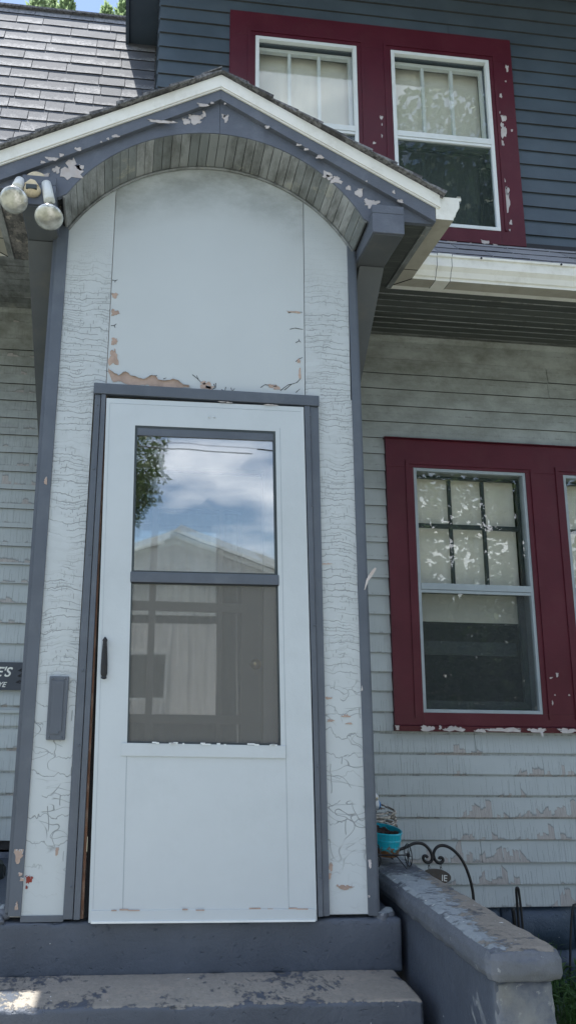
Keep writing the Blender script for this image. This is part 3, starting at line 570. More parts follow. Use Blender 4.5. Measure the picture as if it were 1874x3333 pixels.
chips(sill, [(1292, 2368, 12, 16), (1390, 2370, 50, 17), (1432, 2368, 9, 14), (1475, 2372, 60, 16), (1560, 2378, 40, 10), (1640, 2375, 110, 13), (1745, 2376, 60, 13), (1850, 2378, 70, 14)], D-.054)
MB().add([(1.968, D-.056, .634), (1.984, D-.056, .636), (1.980, D-.066, .612), (1.972, D-.064, .610)], [(0, 1, 2, 3)]).build('paint_curl', 'barewhite', house, fix=False)
# ================================================================ ENTRY PORCH (enclosed vestibule)
vest = thing('entry_vestibule', 'narrow pale grey entry vestibule with arched gable hood and storm door', 'porch', (0, 0, 0))
XL, XR = -.697, .680; FY = -.20
def rx(z): return .682-.012*z   # right corner leans slightly
zl = 2.95
fw = MB().box(XL, -.50, .012, .05, 0.012, zl).box(.478, rx(1), .012, .05, .012, zl).box(-.50, .478, .012, .05, 2.06, 3.2).box(XL+.001, XL+.04, .05, D, 0, zl).box(rx(1)-.04, rx(1)-.001, .05, D, 0, zl).build('vestibule_wall', 'vestint', vest)
MB().box(-.66, .64, .05, D, 2.6, 2.62).build('vestibule_ceiling', 'vestint', vest); MB().box(-.66, .64, .05, D, -.02, .004).build('vestibule_floor', 'vestint', vest)
def ARZ(x, R=.755, top=3.200): return top-R+math.sqrt(max(0, R*R-x*x))
def arched(x0, x1, zb, y0, y1, name, m, n=24):
    vs = []; 
    for i in range(n+1):
        x = x0+(x1-x0)*i/n; zt = min(ARZ(x, .80, 3.25), 3.25)
        vs += [(x, y0, zb), (x, y0, zt), (x, y1, zb), (x, y1, zt)]
    fs = []
    for i in range(n): a = i*4; fs += [(a, a+4, a+5, a+1), (a+2, a+3, a+7, a+6), (a+1, a+5, a+7, a+3), (a, a+2, a+6, a+4)]
    fs += [(0, 1, 3, 2), (n*4, n*4+2, n*4+3, n*4+1)]
    return MB().add(vs, fs).build(name, m, vest)
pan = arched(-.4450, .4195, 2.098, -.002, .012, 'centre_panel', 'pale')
lb = arched(-.652, -.448, .018, -.004, .012, 'side_board', 'crack', 8)
# door opening cuts the boards: side boards run beside the trim only
bpy.data.objects.remove(lb)
def sideboard(xo0, xo1, xi_top, xi_bot, sgn):
    mb = MB(); n = 6
    # lower strip beside the door trim
    return mb
lb = MB().hexa([(-.656, -.004, .018), (-.502, -.004, .018), (-.502, .012, .018), (-.656, .012, .018), (-.648, -.004, 2.094), (-.497, -.004, 2.094), (-.497, .012, 2.094), (-.648, .012, 2.094)])
for i in range(8):
    a, b = -.648+.200*i/8, -.648+.200*(i+1)/8; za, zb = ARZ(a, .8, 3.25), ARZ(b, .8, 3.25)
    lb.hexa([(a, -.004, 2.094), (b, -.004, 2.094), (b, .012, 2.094), (a, .012, 2.094), (a, -.004, za), (b, -.004, zb), (b, .012, zb), (a, .012, za)])
lb = lb.build('side_board', 'crack', vest)
rb = MB().hexa([(.494, -.004, .012), (.648, -.004, .012), (.648, .012, .012), (.494, .012, .012), (.478, -.004, 2.094), (.630, -.004, 2.094), (.630, .012, 2.094), (.478, .012, 2.094)])
for i in range(8):
    a, b = .4225+.203*i/8, .4225+.203*(i+1)/8; za, zb = ARZ(a, .8, 3.25), ARZ(b, .8, 3.25)
    rb.hexa([(a, -.004, 2.094), (b, -.004, 2.094), (b, .012, 2.094), (a, .012, 2.094), (a, -.004, za), (b, -.004, zb), (b, .012, zb), (a, .012, za)])
rb = rb.build('side_board', 'crack', vest)
# corner trims (edge boards) and their returns on the sides
ctl = MB().hexa([(XL-.002, -.014, .02), (-.654, -.014, .02), (-.654, .012, .02), (XL-.002, .012, .02), (XL, -.014, 2.90), (-.646, -.014, 2.90), (-.646, .012, 2.90), (XL, .012, 2.90)]).build('corner_trim', 'slate', vest, bevel=.0015)
ctr = MB().hexa([(.646, -.014, .008), (.683, -.014, .008), (.683, .012, .008), (.646, .012, .008), (.624, -.014, 2.90), (.655, -.014, 2.90), (.655, .012, 2.90), (.624, .012, 2.90)]).build('corner_trim', 'slate', vest, bevel=.0015)
MB().box(XL-.016, XL, .0, .06, .03, 2.88).build('corner_return', 'slate', vest)
MB().hexa([(.683, .0, .008), (.694, .0, .008), (.694, .06, .008), (.683, .06, .008), (.655, .0, 2.88), (.667, .0, 2.88), (.667, .06, 2.88), (.655, .06, 2.88)]).build('corner_return', 'slate', vest)
B('base_flashing', 'slate', vest, -.655, -.50, -.010, .012, .0, .020)
for sx in (-1, 1):
    n = 27
    for i in range(n):
        z0 = .02+i*.105; xw = XL if sx < 0 else rx(z0)
        MB().box(min(xw, xw+sx*.012), max(xw, xw+sx*.012), .062, D-.02, z0, z0+.100).build('clapboard', 'siding', fw)
# peeled plywood edge (header of door) and nail-line patches
chips(pan, [(374, 962, 17, 17), (375, 1017, 24, 18), (372, 1111, 20, 24), (370, 1165, 28, 46), (672, 1256, 34, 22), (662, 1246, 16, 12), (683, 1262, 26, 12), (885, 1256, 26, 10), (899, 1262, 20, 14), (972, 1175, 10, 14), (975, 1215, 7, 36), (958, 1016, 40, 5)], -.002, 'rawwood')
def peelpoly(parent, pts, Y, m, seed=0, off=.0018):
    rr = random.Random(seed); P = [onY(x, y, Y) for x, y in pts]; Q = []
    for a, b in zip(P, P[1:]+P[:1]):
        Q.append(a)
        for t in (.33, .66): Q.append(a.lerp(b, t)+Vector((rr.uniform(-.0025, .0025), 0, rr.uniform(-.003, .003))))
    n = len(Q); me_ = MB().add([(q.x, Y-off, q.z) for q in Q]+[(q.x, Y, q.z) for q in Q], [tuple(range(n))]+[(i, (i+1) % n, n+(i+1) % n, n+i) for i in range(n)]).build('peeled_patch', m, parent)
    fl = MB()
    for i in range(0, n//2, 1):
        a, b = Q[i], Q[i+1]; fl.add([(a.x, Y-off, a.z+.002), (b.x, Y-off, b.z+.002), (b.x, Y-off-.009, b.z-.002), (a.x, Y-off-.008, a.z-.003)], [(0, 1, 2, 3)])
    fl.build('paint_curl', 'pale', parent, fix=False, kind='stuff')
peelpoly(pan, [(320+x*.504, 880+y*.504) for x, y in ((68, 632), (95, 655), (130, 680), (165, 655), (185, 658), (210, 680), (250, 690), (290, 703), (335, 680), (365, 678), (385, 705), (430, 712), (480, 700), (520, 712), (545, 735), (585, 740), (590, 752), (560, 755), (520, 762), (470, 770), (430, 765), (370, 765), (345, 762), (330, 742), (290, 738), (240, 740), (210, 745), (190, 735), (160, 725), (130, 715), (100, 722), (85, 700), (68, 660))], -.002, 'rawwood', 4)
crk = MB()
def crackline(mb, pts, Y, w=.0016):
    for (a, b), (c, d) in zip(pts, pts[1:]):
        p, q = onY(a, b, Y), onY(c, d, Y); dr = (q-p).normalized(); nn = Vector((-dr.z, 0, dr.x))*w
        mb.add([(p.x-nn.x, Y-.0015, p.z-nn.z), (q.x-nn.x*.5, Y-.0015, q.z-nn.z*.5), (q.x+nn.x*.5, Y-.0015, q.z+nn.z*.5), (p.x+nn.x, Y-.0015, p.z+nn.z)], [(0, 1, 2, 3)])
for pts in ([(627, 1220), (645, 1235), (655, 1245)], [(645, 1235), (640, 1222)], [(695, 1250), (702, 1262), (690, 1268)], [(702, 1247), (702, 1262)], [(720, 1268), (735, 1274)], [(735, 1260), (731, 1274)], [(752, 1262), (755, 1275), (768, 1278)], [(755, 1275), (764, 1264)], [(366, 912), (376, 914), (384, 911)], [(376, 914), (374, 920)], [(362, 1060), (372, 1060), (380, 1054)], [(372, 1060), (376, 1068)],
            [(938, 1019), (958, 1014), (984, 1017)], [(943, 1072), (960, 1068), (986, 1073)], [(962, 1116), (973, 1110), (979, 1115)], [(973, 1110), (971, 1103)], [(962, 1178), (970, 1170), (984, 1164)], [(848, 1262), (862, 1252), (880, 1256)], [(912, 1272), (935, 1254), (965, 1246), (978, 1232)], [(925, 1270), (950, 1250)], [(962, 1278), (976, 1266)], [(330, 1210), (360, 1208)], [(532, 1234), (542, 1230)], [(500, 1226), (512, 1222)]): crackline(crk, pts, -.002)
crk.build('paint_crack', 'gapdark', pan, fix=False, kind='stuff')
chips(lb, [(186, 2770, 10, 28), (96, 2862, 22, 24), (88, 2888, 8, 10)], -.004, 'rawwood')
for o_ in [c for c in lb.children if c.name.startswith('peeled_patch')][1:]: o_.data.materials[0] = M['redchip']
chips(rb, [(1060, 1835, 40, 4), (1068, 2272, 22, 8), (1075, 2345, 22, 8), (1125, 2330, 26, 10), (1135, 2355, 20, 6), (1075, 2820, 14, 24), (1072, 2850, 10, 20), (1122, 2887, 50, 16)], -.004, 'rawwood')
chips(ctl, [(62, 2785, 24, 46), (68, 2845, 12, 10), (72, 2862, 12, 12), (55, 2950, 9, 26), (150, 1565, 10, 22)], -.014, 'rawwood')
chips(ctr, [(1203, 2810, 9, 26), (1200, 2917, 5, 8), (1177, 2240, 4, 16)], -.014, 'barewhite')
sp_ = [onY(x, y, -.02) for x, y in ((1185, 1919), (1190, 1885), (1205, 1858), (1216, 1849), (1219, 1853), (1208, 1875), (1196, 1893), (1187, 1920))]
MB().add([(p.x+.0, -.020-.02*(p.z-sp_[0].z)/.08, p.z) for p in sp_]+[(p.x, -.017-.02*(p.z-sp_[0].z)/.08, p.z) for p in sp_], [tuple(range(8))[::-1], tuple(range(8, 16))]+[(i, (i+1) % 8, 8+(i+1) % 8, 8+i) for i in range(8)]).build('loose_splinter', 'barewhite', vest)
# door trim: header and layered jambs
hd = MB().box(-.497, .477, -.030, -.001, 2.048, 2.095).build('door_head', 'slate', vest, bevel=.002)
chips(hd, [(722, 1308, 22, 3), (745, 1310, 20, 3), (880, 1318, 40, 3)], -.030, 'barewhite')
def jamb(xa, xb, xc, xd, y, z1=2.046): return MB().hexa([(xa, y, .010), (xb, y, .010), (xb, .012, .010), (xa, .012, .010), (xc, y, z1), (xd, y, z1), (xd, .012, z1), (xc, .012, z1)])
jamb(-.502, -.466, -.490, -.466, -.020).build('door_jamb', 'slate', vest, bevel=.002)
jamb(-.463, -.440, -.463, -.444, -.027).build('door_jamb', 'slate', vest, bevel=.002)
jamb(.447, .466, .412, .436, -.027).build('door_jamb', 'slate', vest, bevel=.002)
jamb(.468, .493, .438, .476, -.020).build('door_jamb', 'slate', vest, bevel=.002)
jamb(-.439, -.428, -.443, -.441, -.012).build('door_stop', 'brownwood', vest)
jamb(-.426, -.405, -.440, -.430, .006).build('door_stop', 'gapdark', vest)
B('door_stop', 'gapdark', vest, -.45, .46, .012, .03, 2.0, 2.05)
for z in (.12, .62, .90, 1.36, 1.72, 2.0): MB().lathe([(.005, 0), (.004, .003), (.001, .004)], (-.478, -.020, z), (0, -1, 0), 8).build('nail_head', 'slate', vest)
for z in (.15, .55, 1.1, 1.6, 2.0): MB().lathe([(.005, 0), (.004, .003), (.001, .004)], (.457-.02*z/2, -.027, z), (0, -1, 0), 8).build('nail_head', 'slate', vest)
# ---- storm door, sagging a little
def sk(x, y, z): return (x+.033*(1-z/2.035), y-.012*(1-z/2.035)*(1 if x < 0 else .2), z+.010*(x+.44)/.85*(1 if z > 1 else -.6))
def SD(mb, name, m, parent, **k): return mb.shear(sk).build(name, m, parent, **k)
yf = -.026
dr = MB().box(-.441, -.318, yf, yf+.03, .003, 2.030).box(.282, .408, yf, yf+.03, .003, 2.030).box(-.318, .282, yf, yf+.03, 1.914, 2.030).box(-.318, .282, yf, yf+.03, .003, .585)
door = SD(dr, 'storm_door', 'door', vest)
def bar(x0, x1, z0, z1, y0, y1, name, m, bevel=.001): return SD(MB().box(x0, x1, y0, y1, z0, z1), name, m, door, bevel=bevel)
bar(-.340, .300, .585, .632, yf-.006, yf+.02, 'sash_retainer', 'door')
bar(-.436, .404, .006, .045, yf-.004, yf+.0, 'kick_strip', 'door')
SD(MB().box(-.3195, -.3165, yf-.0006, yf-.0001, .05, .584).box(.3005, .3025, yf-.0006, yf-.0001, .05, 1.93).box(-.425, .395, yf-.0006, yf-.0001, 2.007, 2.009).box(-.427, -.4255, yf-.0006, yf-.0001, .05, 2.008), 'pressed_line', 'alum', door)
SD(MB().box(-.432, .40, yf-.008, yf-.001, .002, .009), 'door_sweep', 'storm', door)
def fr(x0, x1, z0, z1, w, y0, y1, name, m, wb=None): return SD(frame_mb(x0, x1, z0, z1, w, y0, y1, wb), name, m, door, bevel=.0008)
fr(-.318, .282, 1.288, 1.914, .010, yf+.002, yf+.024, 'glazing_gasket', 'darksash')
fr(-.318, .282, .632, 1.250, .006, yf+.002, yf+.024, 'screen_frame', 'darksash')
bar(-.322, .286, 1.250, 1.292, yf-.004, yf+.02, 'meeting_rail', 'slate', .003)
bar(-.320, .284, 1.246, 1.2495, yf-.002, yf+.02, 'rail_shadow_gap', 'gapdark', 0)
bar(-.308, .272, 1.872, 1.905, yf+.003, yf+.009, 'top_sash_rail', 'slate', .001)
bar(-.308, .272, 1.298, 1.904, yf+.010, yf+.013, 'glass_pane', 'glassdoor', 0)
bar(-.312, .276, .636, 1.246, yf+.010, yf+.0108, 'insect_screen', 'screen', 0)
for a in (.0, .022): SD(MB().lathe([(.0055, 0), (.004, .004), (.001, .005)], (-.005+a, yf, 1.965), (0, -1, 0), 8), 'rivet', 'door', door)
hn = MB().lathe([(.004, 0), (.012, .004), (.009, .012), (.013, .020), (.013, .055), (.011, .10), (.008, .142), (.010, .150), (.002, .162)], (-.414, yf-.012, .868), (0, 0, 1), 12, 1, .6)
hn.box(-.421, -.407, yf-.026, yf-.014, .995, 1.018)
SD(hn.box(-.420, -.408, yf-.008, yf, .885, .895).box(-.420, -.408, yf-.008, yf, 1.0, 1.012), 'handle', 'black', door)
dcurl = MB()
for i in range(16):
    x = random.Random(i).uniform(-.28, .26); w = random.Random(i+50).uniform(.006, .03); z = .632+random.Random(i+9).uniform(-.002, .003)
    dcurl.box(x, x+w, yf-.009, yf-.005, z-.001, z+.004)
SD(dcurl, 'flaked_putty', 'storm', door, kind='stuff')
d2 = MB()
for i, x in enumerate((-.36, -.33, -.30, -.10, -.05, .15, .22, .30, .33)): d2.box(x, x+.02+.012*(i % 3), yf-.0055, yf-.004, .043+(i % 2)*.002, .047+(i % 2)*.003)
SD(d2, 'scuffed_paint', 'rawwood', door, kind='stuff')
# mail slot
ms = MB().hexa([(-.604, -.020, .637), (-.532, -.020, .637), (-.532, -.004, .637), (-.604, -.004, .637), (-.604, -.020, .876), (-.530, -.020, .876), (-.530, -.004, .876), (-.604, -.004, .876)]).build('mail_slot', 'slate', vest, bevel=.003)
MB().prism([(-.592, .660), (-.556, .660), (-.556, .670), (-.547, .670), (-.547, .858), (-.592, .858)], 'y', -.0245, -.0205).build('flap', 'slate', ms, bevel=.0015)
for x in (-.592, -.544):
    for z in (.648, .866): MB().lathe([(.004, 0), (.003, .003), (.0005, .004)], (x, -.020, z), (0, -1, 0), 8).build('screw', 'slate', ms)
# ---- inner door, seen through the storm door
IY = 1.0
idr = MB()
cols = [(-.31, -.20), (-.165, .17), (.195, .30)]; rws = [(.50, .655), (.70, 1.235), (1.285, 1.80)]
idr.box(-.46, -.31, IY, IY+.04, .02, 2.0).box(.30, .41, IY, IY+.04, .02, 2.0)
for (a, b) in ((-.20, -.165), (.17, .195)): idr.box(a, b, IY+.005, IY+.035, .50, 1.80)
for (a, b) in ((.02, .50), (.655, .70), (1.235, 1.285), (1.80, 2.0)): idr.box(-.31, .30, IY+.001, IY+.039, a, b)
idoor = idr.build('inner_door', 'innerdoor', vest)
for (a, b) in cols:
    for (c, d) in rws: B('pane', 'glassdoor', idoor, a, b, IY+.018, IY+.021, c, d)
cur = MB(); n = 80
cur.add([(-.34+.66*i/n, IY+.07+.008*math.sin(i*.9)+.006*math.sin(i*.37), z) for z in (.45, 1.85) for i in range(n+1)], [(i, i+1, n+2+i, n+1+i) for i in range(n)])
cur.build('net_curtain', 'lace', idoor, smooth=True, fix=False)
MB().lathe([(.022, 0), (.022, .006), (.010, .010), (.010, .035), (.024, .045), (.029, .060), (.024, .075), (.004, .080)], (.368, IY, .964), (0, -1, 0), 20).build('knob', 'brass', idoor, smooth=True)
MB().box(.415, .47, IY-.02, IY+.05, 0, 2.1).box(-.53, -.465, IY-.02, IY+.05, 0, 2.1).box(-.53, .47, IY-.02, IY+.05, 2.03, 2.1).build('inner_door_frame', 'vestint', vest)
MB().box(-.66, -.53, IY, IY+.05, 0, 2.6).box(.47, .66, IY, IY+.05, 0, 2.6).box(-.53, .47, IY, IY+.05, 2.1, 2.6).build('vestibule_back_wall', 'vestint', vest)
B('hall_lining', 'dark', vest, -.6, .6, D+.5, D+.52, 0, 2.3)
# ---- arched hood
SLP = .523
slat_n = 19; a0 = math.asin(.655/.755)
arch = MB()
for i in range(40):
    t0, t1 = -a0+2*a0*i/40, -a0+2*a0*(i+1)/40
    def q(t, R, y, top): return (R*math.sin(t), y, top-.755+R*math.cos(t))
    arch.hexa([q(t0, .765, FY+.01, 3.233), q(t1, .765, FY+.01, 3.233), q(t1, .765, .0, 3.205), q(t0, .765, .0, 3.205), q(t0, .775, FY+.01, 3.233), q(t1, .775, FY+.01, 3.233), q(t1, .775, .0, 3.205), q(t0, .775, .0, 3.205)])
arch = arch.build('arched_soffit', 'gapdark', vest)
for i in range(slat_n):
    t0 = -a0+2*a0*i/slat_n+.0012; t1 = -a0+2*a0*(i+1)/slat_n-.0022; tm = (t0+t1)/2; rr = random.Random(i).uniform(-.0012, .0012); mb = MB()
    for (a, b) in ((t0, tm-.0016), (tm+.0016, t1)):
        def q(t, R, y, top): return ((R+rr)*math.sin(t), y, top-.755+(R+rr)*math.cos(t))
        mb.hexa([q(a, .753, FY+.006, 3.233), q(b, .753, FY+.006, 3.233), q(b, .753, -.0045, 3.205), q(a, .753, -.0045, 3.205), q(a, .764, FY+.006, 3.233), q(b, .764, FY+.006, 3.233), q(b, .764, -.0045, 3.205), q(a, .764, -.0045, 3.205)])
    mb.build('soffit_slat', 'slat', arch, bevel=.0015)
# quarter bead where slats meet wall
mb = MB(); mb.tube([(.747*math.sin(t), -.010, 3.204-.755+.747*math.cos(t)) for t in [(-a0+2*a0*i/40) for i in range(41)]], .006, 6); mb.build('arch_bead', 'slat', vest, smooth=True)
# spandrel in two halves meeting in a joint under the apex
def halfspan(s):
    vs = []; n = 24
    for i in range(n+1):
        x = .0008+(.815-.0008)*i/n
        zt = 3.425-SLP*x; zb = 3.233-.755+math.sqrt(.755**2-x*x) if x < .655 else 2.85
        zb = min(zb, zt-.001)
        vs += [(s*x, FY, zb), (s*x, FY, zt), (s*x, FY+.022, zb), (s*x, FY+.022, zt)]
    fs = []
    for i in range(n): a = i*4; fs += [(a, a+4, a+5, a+1), (a+2, a+3, a+7, a+6), (a+1, a+5, a+7, a+3), (a, a+2, a+6, a+4)]
    fs += [(0, 1, 3, 2), (n*4, n*4+2, n*4+3, n*4+1)]
    return MB().add(vs, fs).build('gable_board', 'gable', vest)
gl, gr_ = halfspan(-1), halfspan(1)
# upper raking fascia, proud of the spandrel
def rake(s, zt, zb, x1, y0, y1, name, m, foot=None, bevel=.0015, x0=0):
    pts = [(s*x0, zt-SLP*x0), (s*x1, zt-SLP*x1), (s*x1, (foot if foot else zb-SLP*x1)), (s*x0, zb-SLP*x0)]
    if foot: xk = (zb-foot)/SLP; pts = [(s*x0, zt-SLP*x0), (s*x1, zt-SLP*x1), (s*x1, foot), (s*min(x1, max(x0+.01, xk)), foot), (s*x0, zb-SLP*x0)] if xk < x1 else pts
    if s < 0: pts = pts[::-1]
    return MB().prism(pts, 'y', y0, y1).build(name, m, vest, bevel=bevel)
ra = {}
for s in (-1, 1):
    ra[s] = rake(s, 3.450, 3.392, .965, FY-.022, FY-.0005, 'raking_fascia', 'gable', foot=2.868)
    B('eave_fill', 'gable', vest, min(s*.818, s*.965), max(s*.818, s*.965), FY, FY+.02, 2.87, 2.97)
    rake(s, 3.510, 3.449, .985, FY-.034, FY-.004, 'drip_edge', 'white')
    rake(s, 3.447, 3.441, .975, FY-.030, FY-.0225, 'drip_hem', 'white', bevel=0)
    # shingle courses of the hood roof, seen on edge along the rake
    RA = math.atan(SLP); crs = 9; ln = 1.0/math.cos(RA)
    deck = rake(s, 3.515, 3.508, 1.0, FY-.030, DY-.012, 'hood_roof', 'shingledark', bevel=0)
    rr = random.Random(40+s)
    for c in range(crs):
        d0 = c*ln/crs
        y = FY-.048-rr.uniform(0, .012)
        ys = [y]
        while y < DY-.05: y += rr.choice((.2, .33)); ys.append(min(y, DY-.014))
        for ya, yb in zip(ys, ys[1:]):
            if yb-ya < .02: continue
            # from lower butt (further from apex) up: butt at distance d0+exp from apex
            xa, xb = (d0-.0)*math.cos(RA), (d0+ln/crs)*math.cos(RA)+.004; t = .013+rr.uniform(0, .007)
            P = lambda x, y_, h: (s*(x+h*math.sin(RA)), y_, 3.5155-SLP*x+h*math.cos(RA))
            me = MB().hexa([P(xb, ya, .001), P(xa, ya, .001), P(xa, yb-.002, .001), P(xb, yb-.002, .001), P(xb, ya, t), P(xa, ya, .005), P(xa, yb-.002, .005), P(xb, yb-.002, t)])
            me.build('shingle', 'shingledark', deck)
    for j in range(4): MB().hexa([(-.07*0-.09, FY-.05+.25*j, 3.486), (0, FY-.05+.25*j, 3.535), (0, FY+.199+.25*j, 3.535), (-.09, FY+.199+.25*j, 3.486), (-.09, FY-.05+.25*j, 3.492), (0, FY-.05+.25*j, 3.542), (0, FY+.199+.25*j, 3.542), (-.09, FY+.199+.25*j, 3.492)]).build('ridge_shingle', 'shingledark', deck) if s < 0 else None
    # box beam and knee brace
    b0, b1 = (.669, .811) if s > 0 else (.686, .826)
    bm_ = MB().box(min(s*b0, s*b1), max(s*b0, s*b1), FY-.045, D-.02, 2.778, 2.872).box(min(s*b0, s*b1), max(s*b0, s*b1), FY-.045, FY-.0235, 2.873, 2.912).build('box_beam', 'gable', vest, bevel=.003)
    B('beam_soffit', 'brace', vest, min(s*(b0+.006), s*(b1-.006)), max(s*(b0+.006), s*(b1-.006)), FY-.035, D-.02, 2.772, 2.7775)
    zend = 1.66 if s > 0 else 1.97
    k0, k1 = (.690, .806) if s > 0 else (.714, .826)
    MB().prism([(.015, 2.768), (D-.022, 2.768), (D-.022, zend)], 'x', min(s*k0, s*k1), max(s*k0, s*k1)).build('knee_brace', 'brace', vest, bevel=.003)
    # side eave soffit
    B('eave_soffit', 'soffit' if s > 0 else 'peelsoffit', vest, min(s*.812, s*.962), max(s*.812, s*.962), FY+.021, .361, 2.872, 2.89)
    for j in range(1): B('eave_soffit_batten', 'slat', vest, min(s*.935, s*.962), max(s*.935, s*.962), FY+.021, .361, 2.862, 2.8715)
    # side gutter of the hood, mitred into the main gutter
    g = kgutter('y', FY-.02, .362, s*.967, s, 2.882, 3.006, None, -1.0)
    gut = stain(g.build('gutter', 'white', vest))
    MB().tube([(s*.968, .361, 2.8805), (s*1.046, .283, 2.8805)], .0022, 5).build('mitre_seam', 'gapdark', gut)
    MB().box(min(s*.968, s*1.046), max(s*.968, s*1.046), .20, .2025, 2.880, 2.8818).build('mitre_seam', 'gapdark', gut)
    pr = [(0, 2.995), (0, 2.882), (.080, 2.882), (.080, 2.896), (.088, 2.900), (.094, 2.92), (.110, 2.95), (.110, 2.981), (.12, 2.983), (.12, 2.995)]
    MB().prism([(s*(.967+u), z) for u, z in pr], 'y', FY-.023, FY-.018).build('gutter_end_cap', 'white', gut)
# mesh guard crumpled in the gutter end
gm = MB(); rr = random.Random(3); s3 = .016
for i in range(8):
    for j in range(5):
        cx, cy = .985+i*s3*.9+(j % 2)*s3*.45, FY+j*s3*.8; pts = [(cx+s3*.5*math.cos(math.pi*k/3), cy+s3*.45*math.sin(math.pi*k/3), 3.004+.006*math.sin(cx*60+cy*40)-.1*(cx-.985)) for k in range(7)]
        gm.tube(pts, .0012, 4, False)
gm.build('gutter_guard', 'alum', vest, kind='stuff')
chips(gl, [(636, 388, 40, 30), (606, 395, 22, 18), (664, 372, 10, 20), (236, 555, 60, 60), (185, 553, 26, 20), (148, 575, 26, 20), (262, 545, 26, 16)], FY)
chips(gr_, [(735, 386, 16, 26), (728, 378, 14, 10), (1062, 568, 26, 20), (1092, 586, 34, 20), (1134, 612, 16, 14), (1168, 628, 24, 26), (1210, 664, 42, 28), (1073, 578, 20, 14)], FY)
chips(ra[-1], [(525, 396, 80, 9), (660, 342, 34, 9), (690, 335, 10, 6), (378, 443, 22, 8), (352, 452, 8, 6), (256, 485, 20, 10), (170, 517, 40, 10), (200, 505, 14, 10), (140, 528, 14, 8), (330, 462, 6, 5)], FY-.022)
chips(ra[1], [(870, 414, 14, 8), (972, 472, 16, 6), (996, 486, 14, 7), (1040, 511, 22, 10), (1280, 625, 8, 10), (1302, 655, 16, 10), (1192, 590, 6, 4), (732, 338, 6, 5)], FY-.022)
# ================================================================ STEPS and CHEEK WALL
steps = thing('concrete_steps', 'worn slate-blue painted concrete steps under the entry door', 'steps', (0, -.6, GZ))
def rough_block(x0, x1, y0, y1, z0, z1, name, m, parent, r=.012, amp=.0035, d=.024, chip=.006):
    bm = bmesh.new(); me = bpy.data.meshes.new(name)
    bmesh.ops.create_cube(bm, size=1); 
    for v in bm.verts: v.co = Vector((x0 if v.co.x < 0 else x1, y0 if v.co.y < 0 else y1, z0 if v.co.z < 0 else z1))
    bmesh.ops.bevel(bm, geom=list(bm.edges), offset=r, segments=2, affect='EDGES', profile=.5)
    for ax, a, b in ((0, x0, x1), (1, y0, y1), (2, z0, z1)):
        n = int((b-a)/d)
        for i in range(1, n):
            co = [0, 0, 0]; co[ax] = a+(b-a)*i/n; no_ = [0, 0, 0]; no_[ax] = 1
            bmesh.ops.bisect_plane(bm, geom=list(bm.verts)+list(bm.edges)+list(bm.faces), plane_co=co, plane_no=no_)
    bm.normal_update()
    for v in bm.verts:
        p = v.co.copy(); e = 1-max(abs(v.normal.x), abs(v.normal.y), abs(v.normal.z)); e = min(1, e*6)
        v.co = p+v.normal*(amp*mnoise.noise(p*5)+amp*.35*mnoise.noise(p*31)-e*chip*max(0, mnoise.noise(p*22)*1.6+mnoise.noise(p*60)*.8))
    bm.to_mesh(me); bm.free(); me.polygons.foreach_set('use_smooth', [True]*len(me.polygons)); me.materials.append(M[m])
    o = bpy.data.objects.new(name, me); COL.objects.link(o)
    if parent: par(o, parent)
    return o
rough_block(-.96, .775, -.012, D-.01, -.19, -.002, 'landing_slab', 'riser', steps, .009, .003, .02, .008)
rough_block(-.96, .742, -.300, .0, -.368, -.178, 'step', 'step', steps, .010, .003, .016, .010)
rough_block(-.96, .735, -.60, -.02, -.56, -.366, 'step', 'step', steps, .018)
rough_block(-.96, .735, -.90, -.3, GZ-.1, -.558, 'step', 'step', steps, .018)
for i, (x, y, z, r) in enumerate(((-.72, .03, .02, .035), (-.76, .06, .01, .05), (.70, .01, .0, .03), (.73, .03, -.005, .035), (-.82, .05, .0, .06), (-.735, .0, .005, .028))):
    mo = MB()._sph((x, y, z), r, r*.8, r*.7, 10); mo.v = [tuple(Vector(v)+Vector((1, .6, 1))*.012*mnoise.noise(Vector(v)*40)) for v in mo.v]; mo.build('mortar_lump', 'cap', steps, smooth=True)
wall = thing('stair_cheek_wall', 'low concrete side wall with a worn sloping-edged cap right of the steps', 'wall', (.89, .2, GZ))
rough_block(.800, .965, -.715, D-.02, GZ-.1, .022, 'wall_body', 'riser', wall, .008, .004, .03)
rough_block(.803, .982, -.722, -.50, GZ-.1, .021, 'wall_pier', 'pier', wall, .012, .009, .02, .010)
cap = rough_block(.772, .985, -.755, D-.02, .016, .113, 'wall_cap', 'cap', wall, .030, .005, .013, .007)
for v in cap.data.vertices: v.co.x += max(0, v.co.x-.78)/.2*.026*min(1, max(0, -v.co.y/.75+.15))
# debris in the gap between steps and cheek wall
# ================================================================ OBJECTS ON AND AROUND THE WALL
tub = thing('planter_cart', 'turquoise rusty oval tub planter on black wire cart wheels, on the wall cap', 'planter', (.845, .40, .118))
prof = [(.66, 0), (.78, .0), (.80, .012), (.84, .032), (.87, .034), (.865, .040), (.90, .062), (.93, .064), (.925, .070), (.97, .092), (1.0, .094), (.99, .099), (.94, .098), (.92, .088), (.85, .030), (.7, .028)]
mb = MB(); mb.lathe([(r*.078, t) for r, t in prof], (.845, .405, .150), (0, 0, 1), 32, 1, 1.9); mb.build('tub', 'teal', tub, smooth=False)
so_ = MB(); n = 16
for i in range(60): 
    rr = random.Random(i); a = rr.uniform(0, 6.3); r = rr.uniform(0, .85); so_._sph((.845+.066*r*math.cos(a), .405+.125*r*math.sin(a), .226+rr.uniform(-.006, .012)), .014, .016, .010, 6)
so_.build('soil', 'soil', tub, kind='stuff')
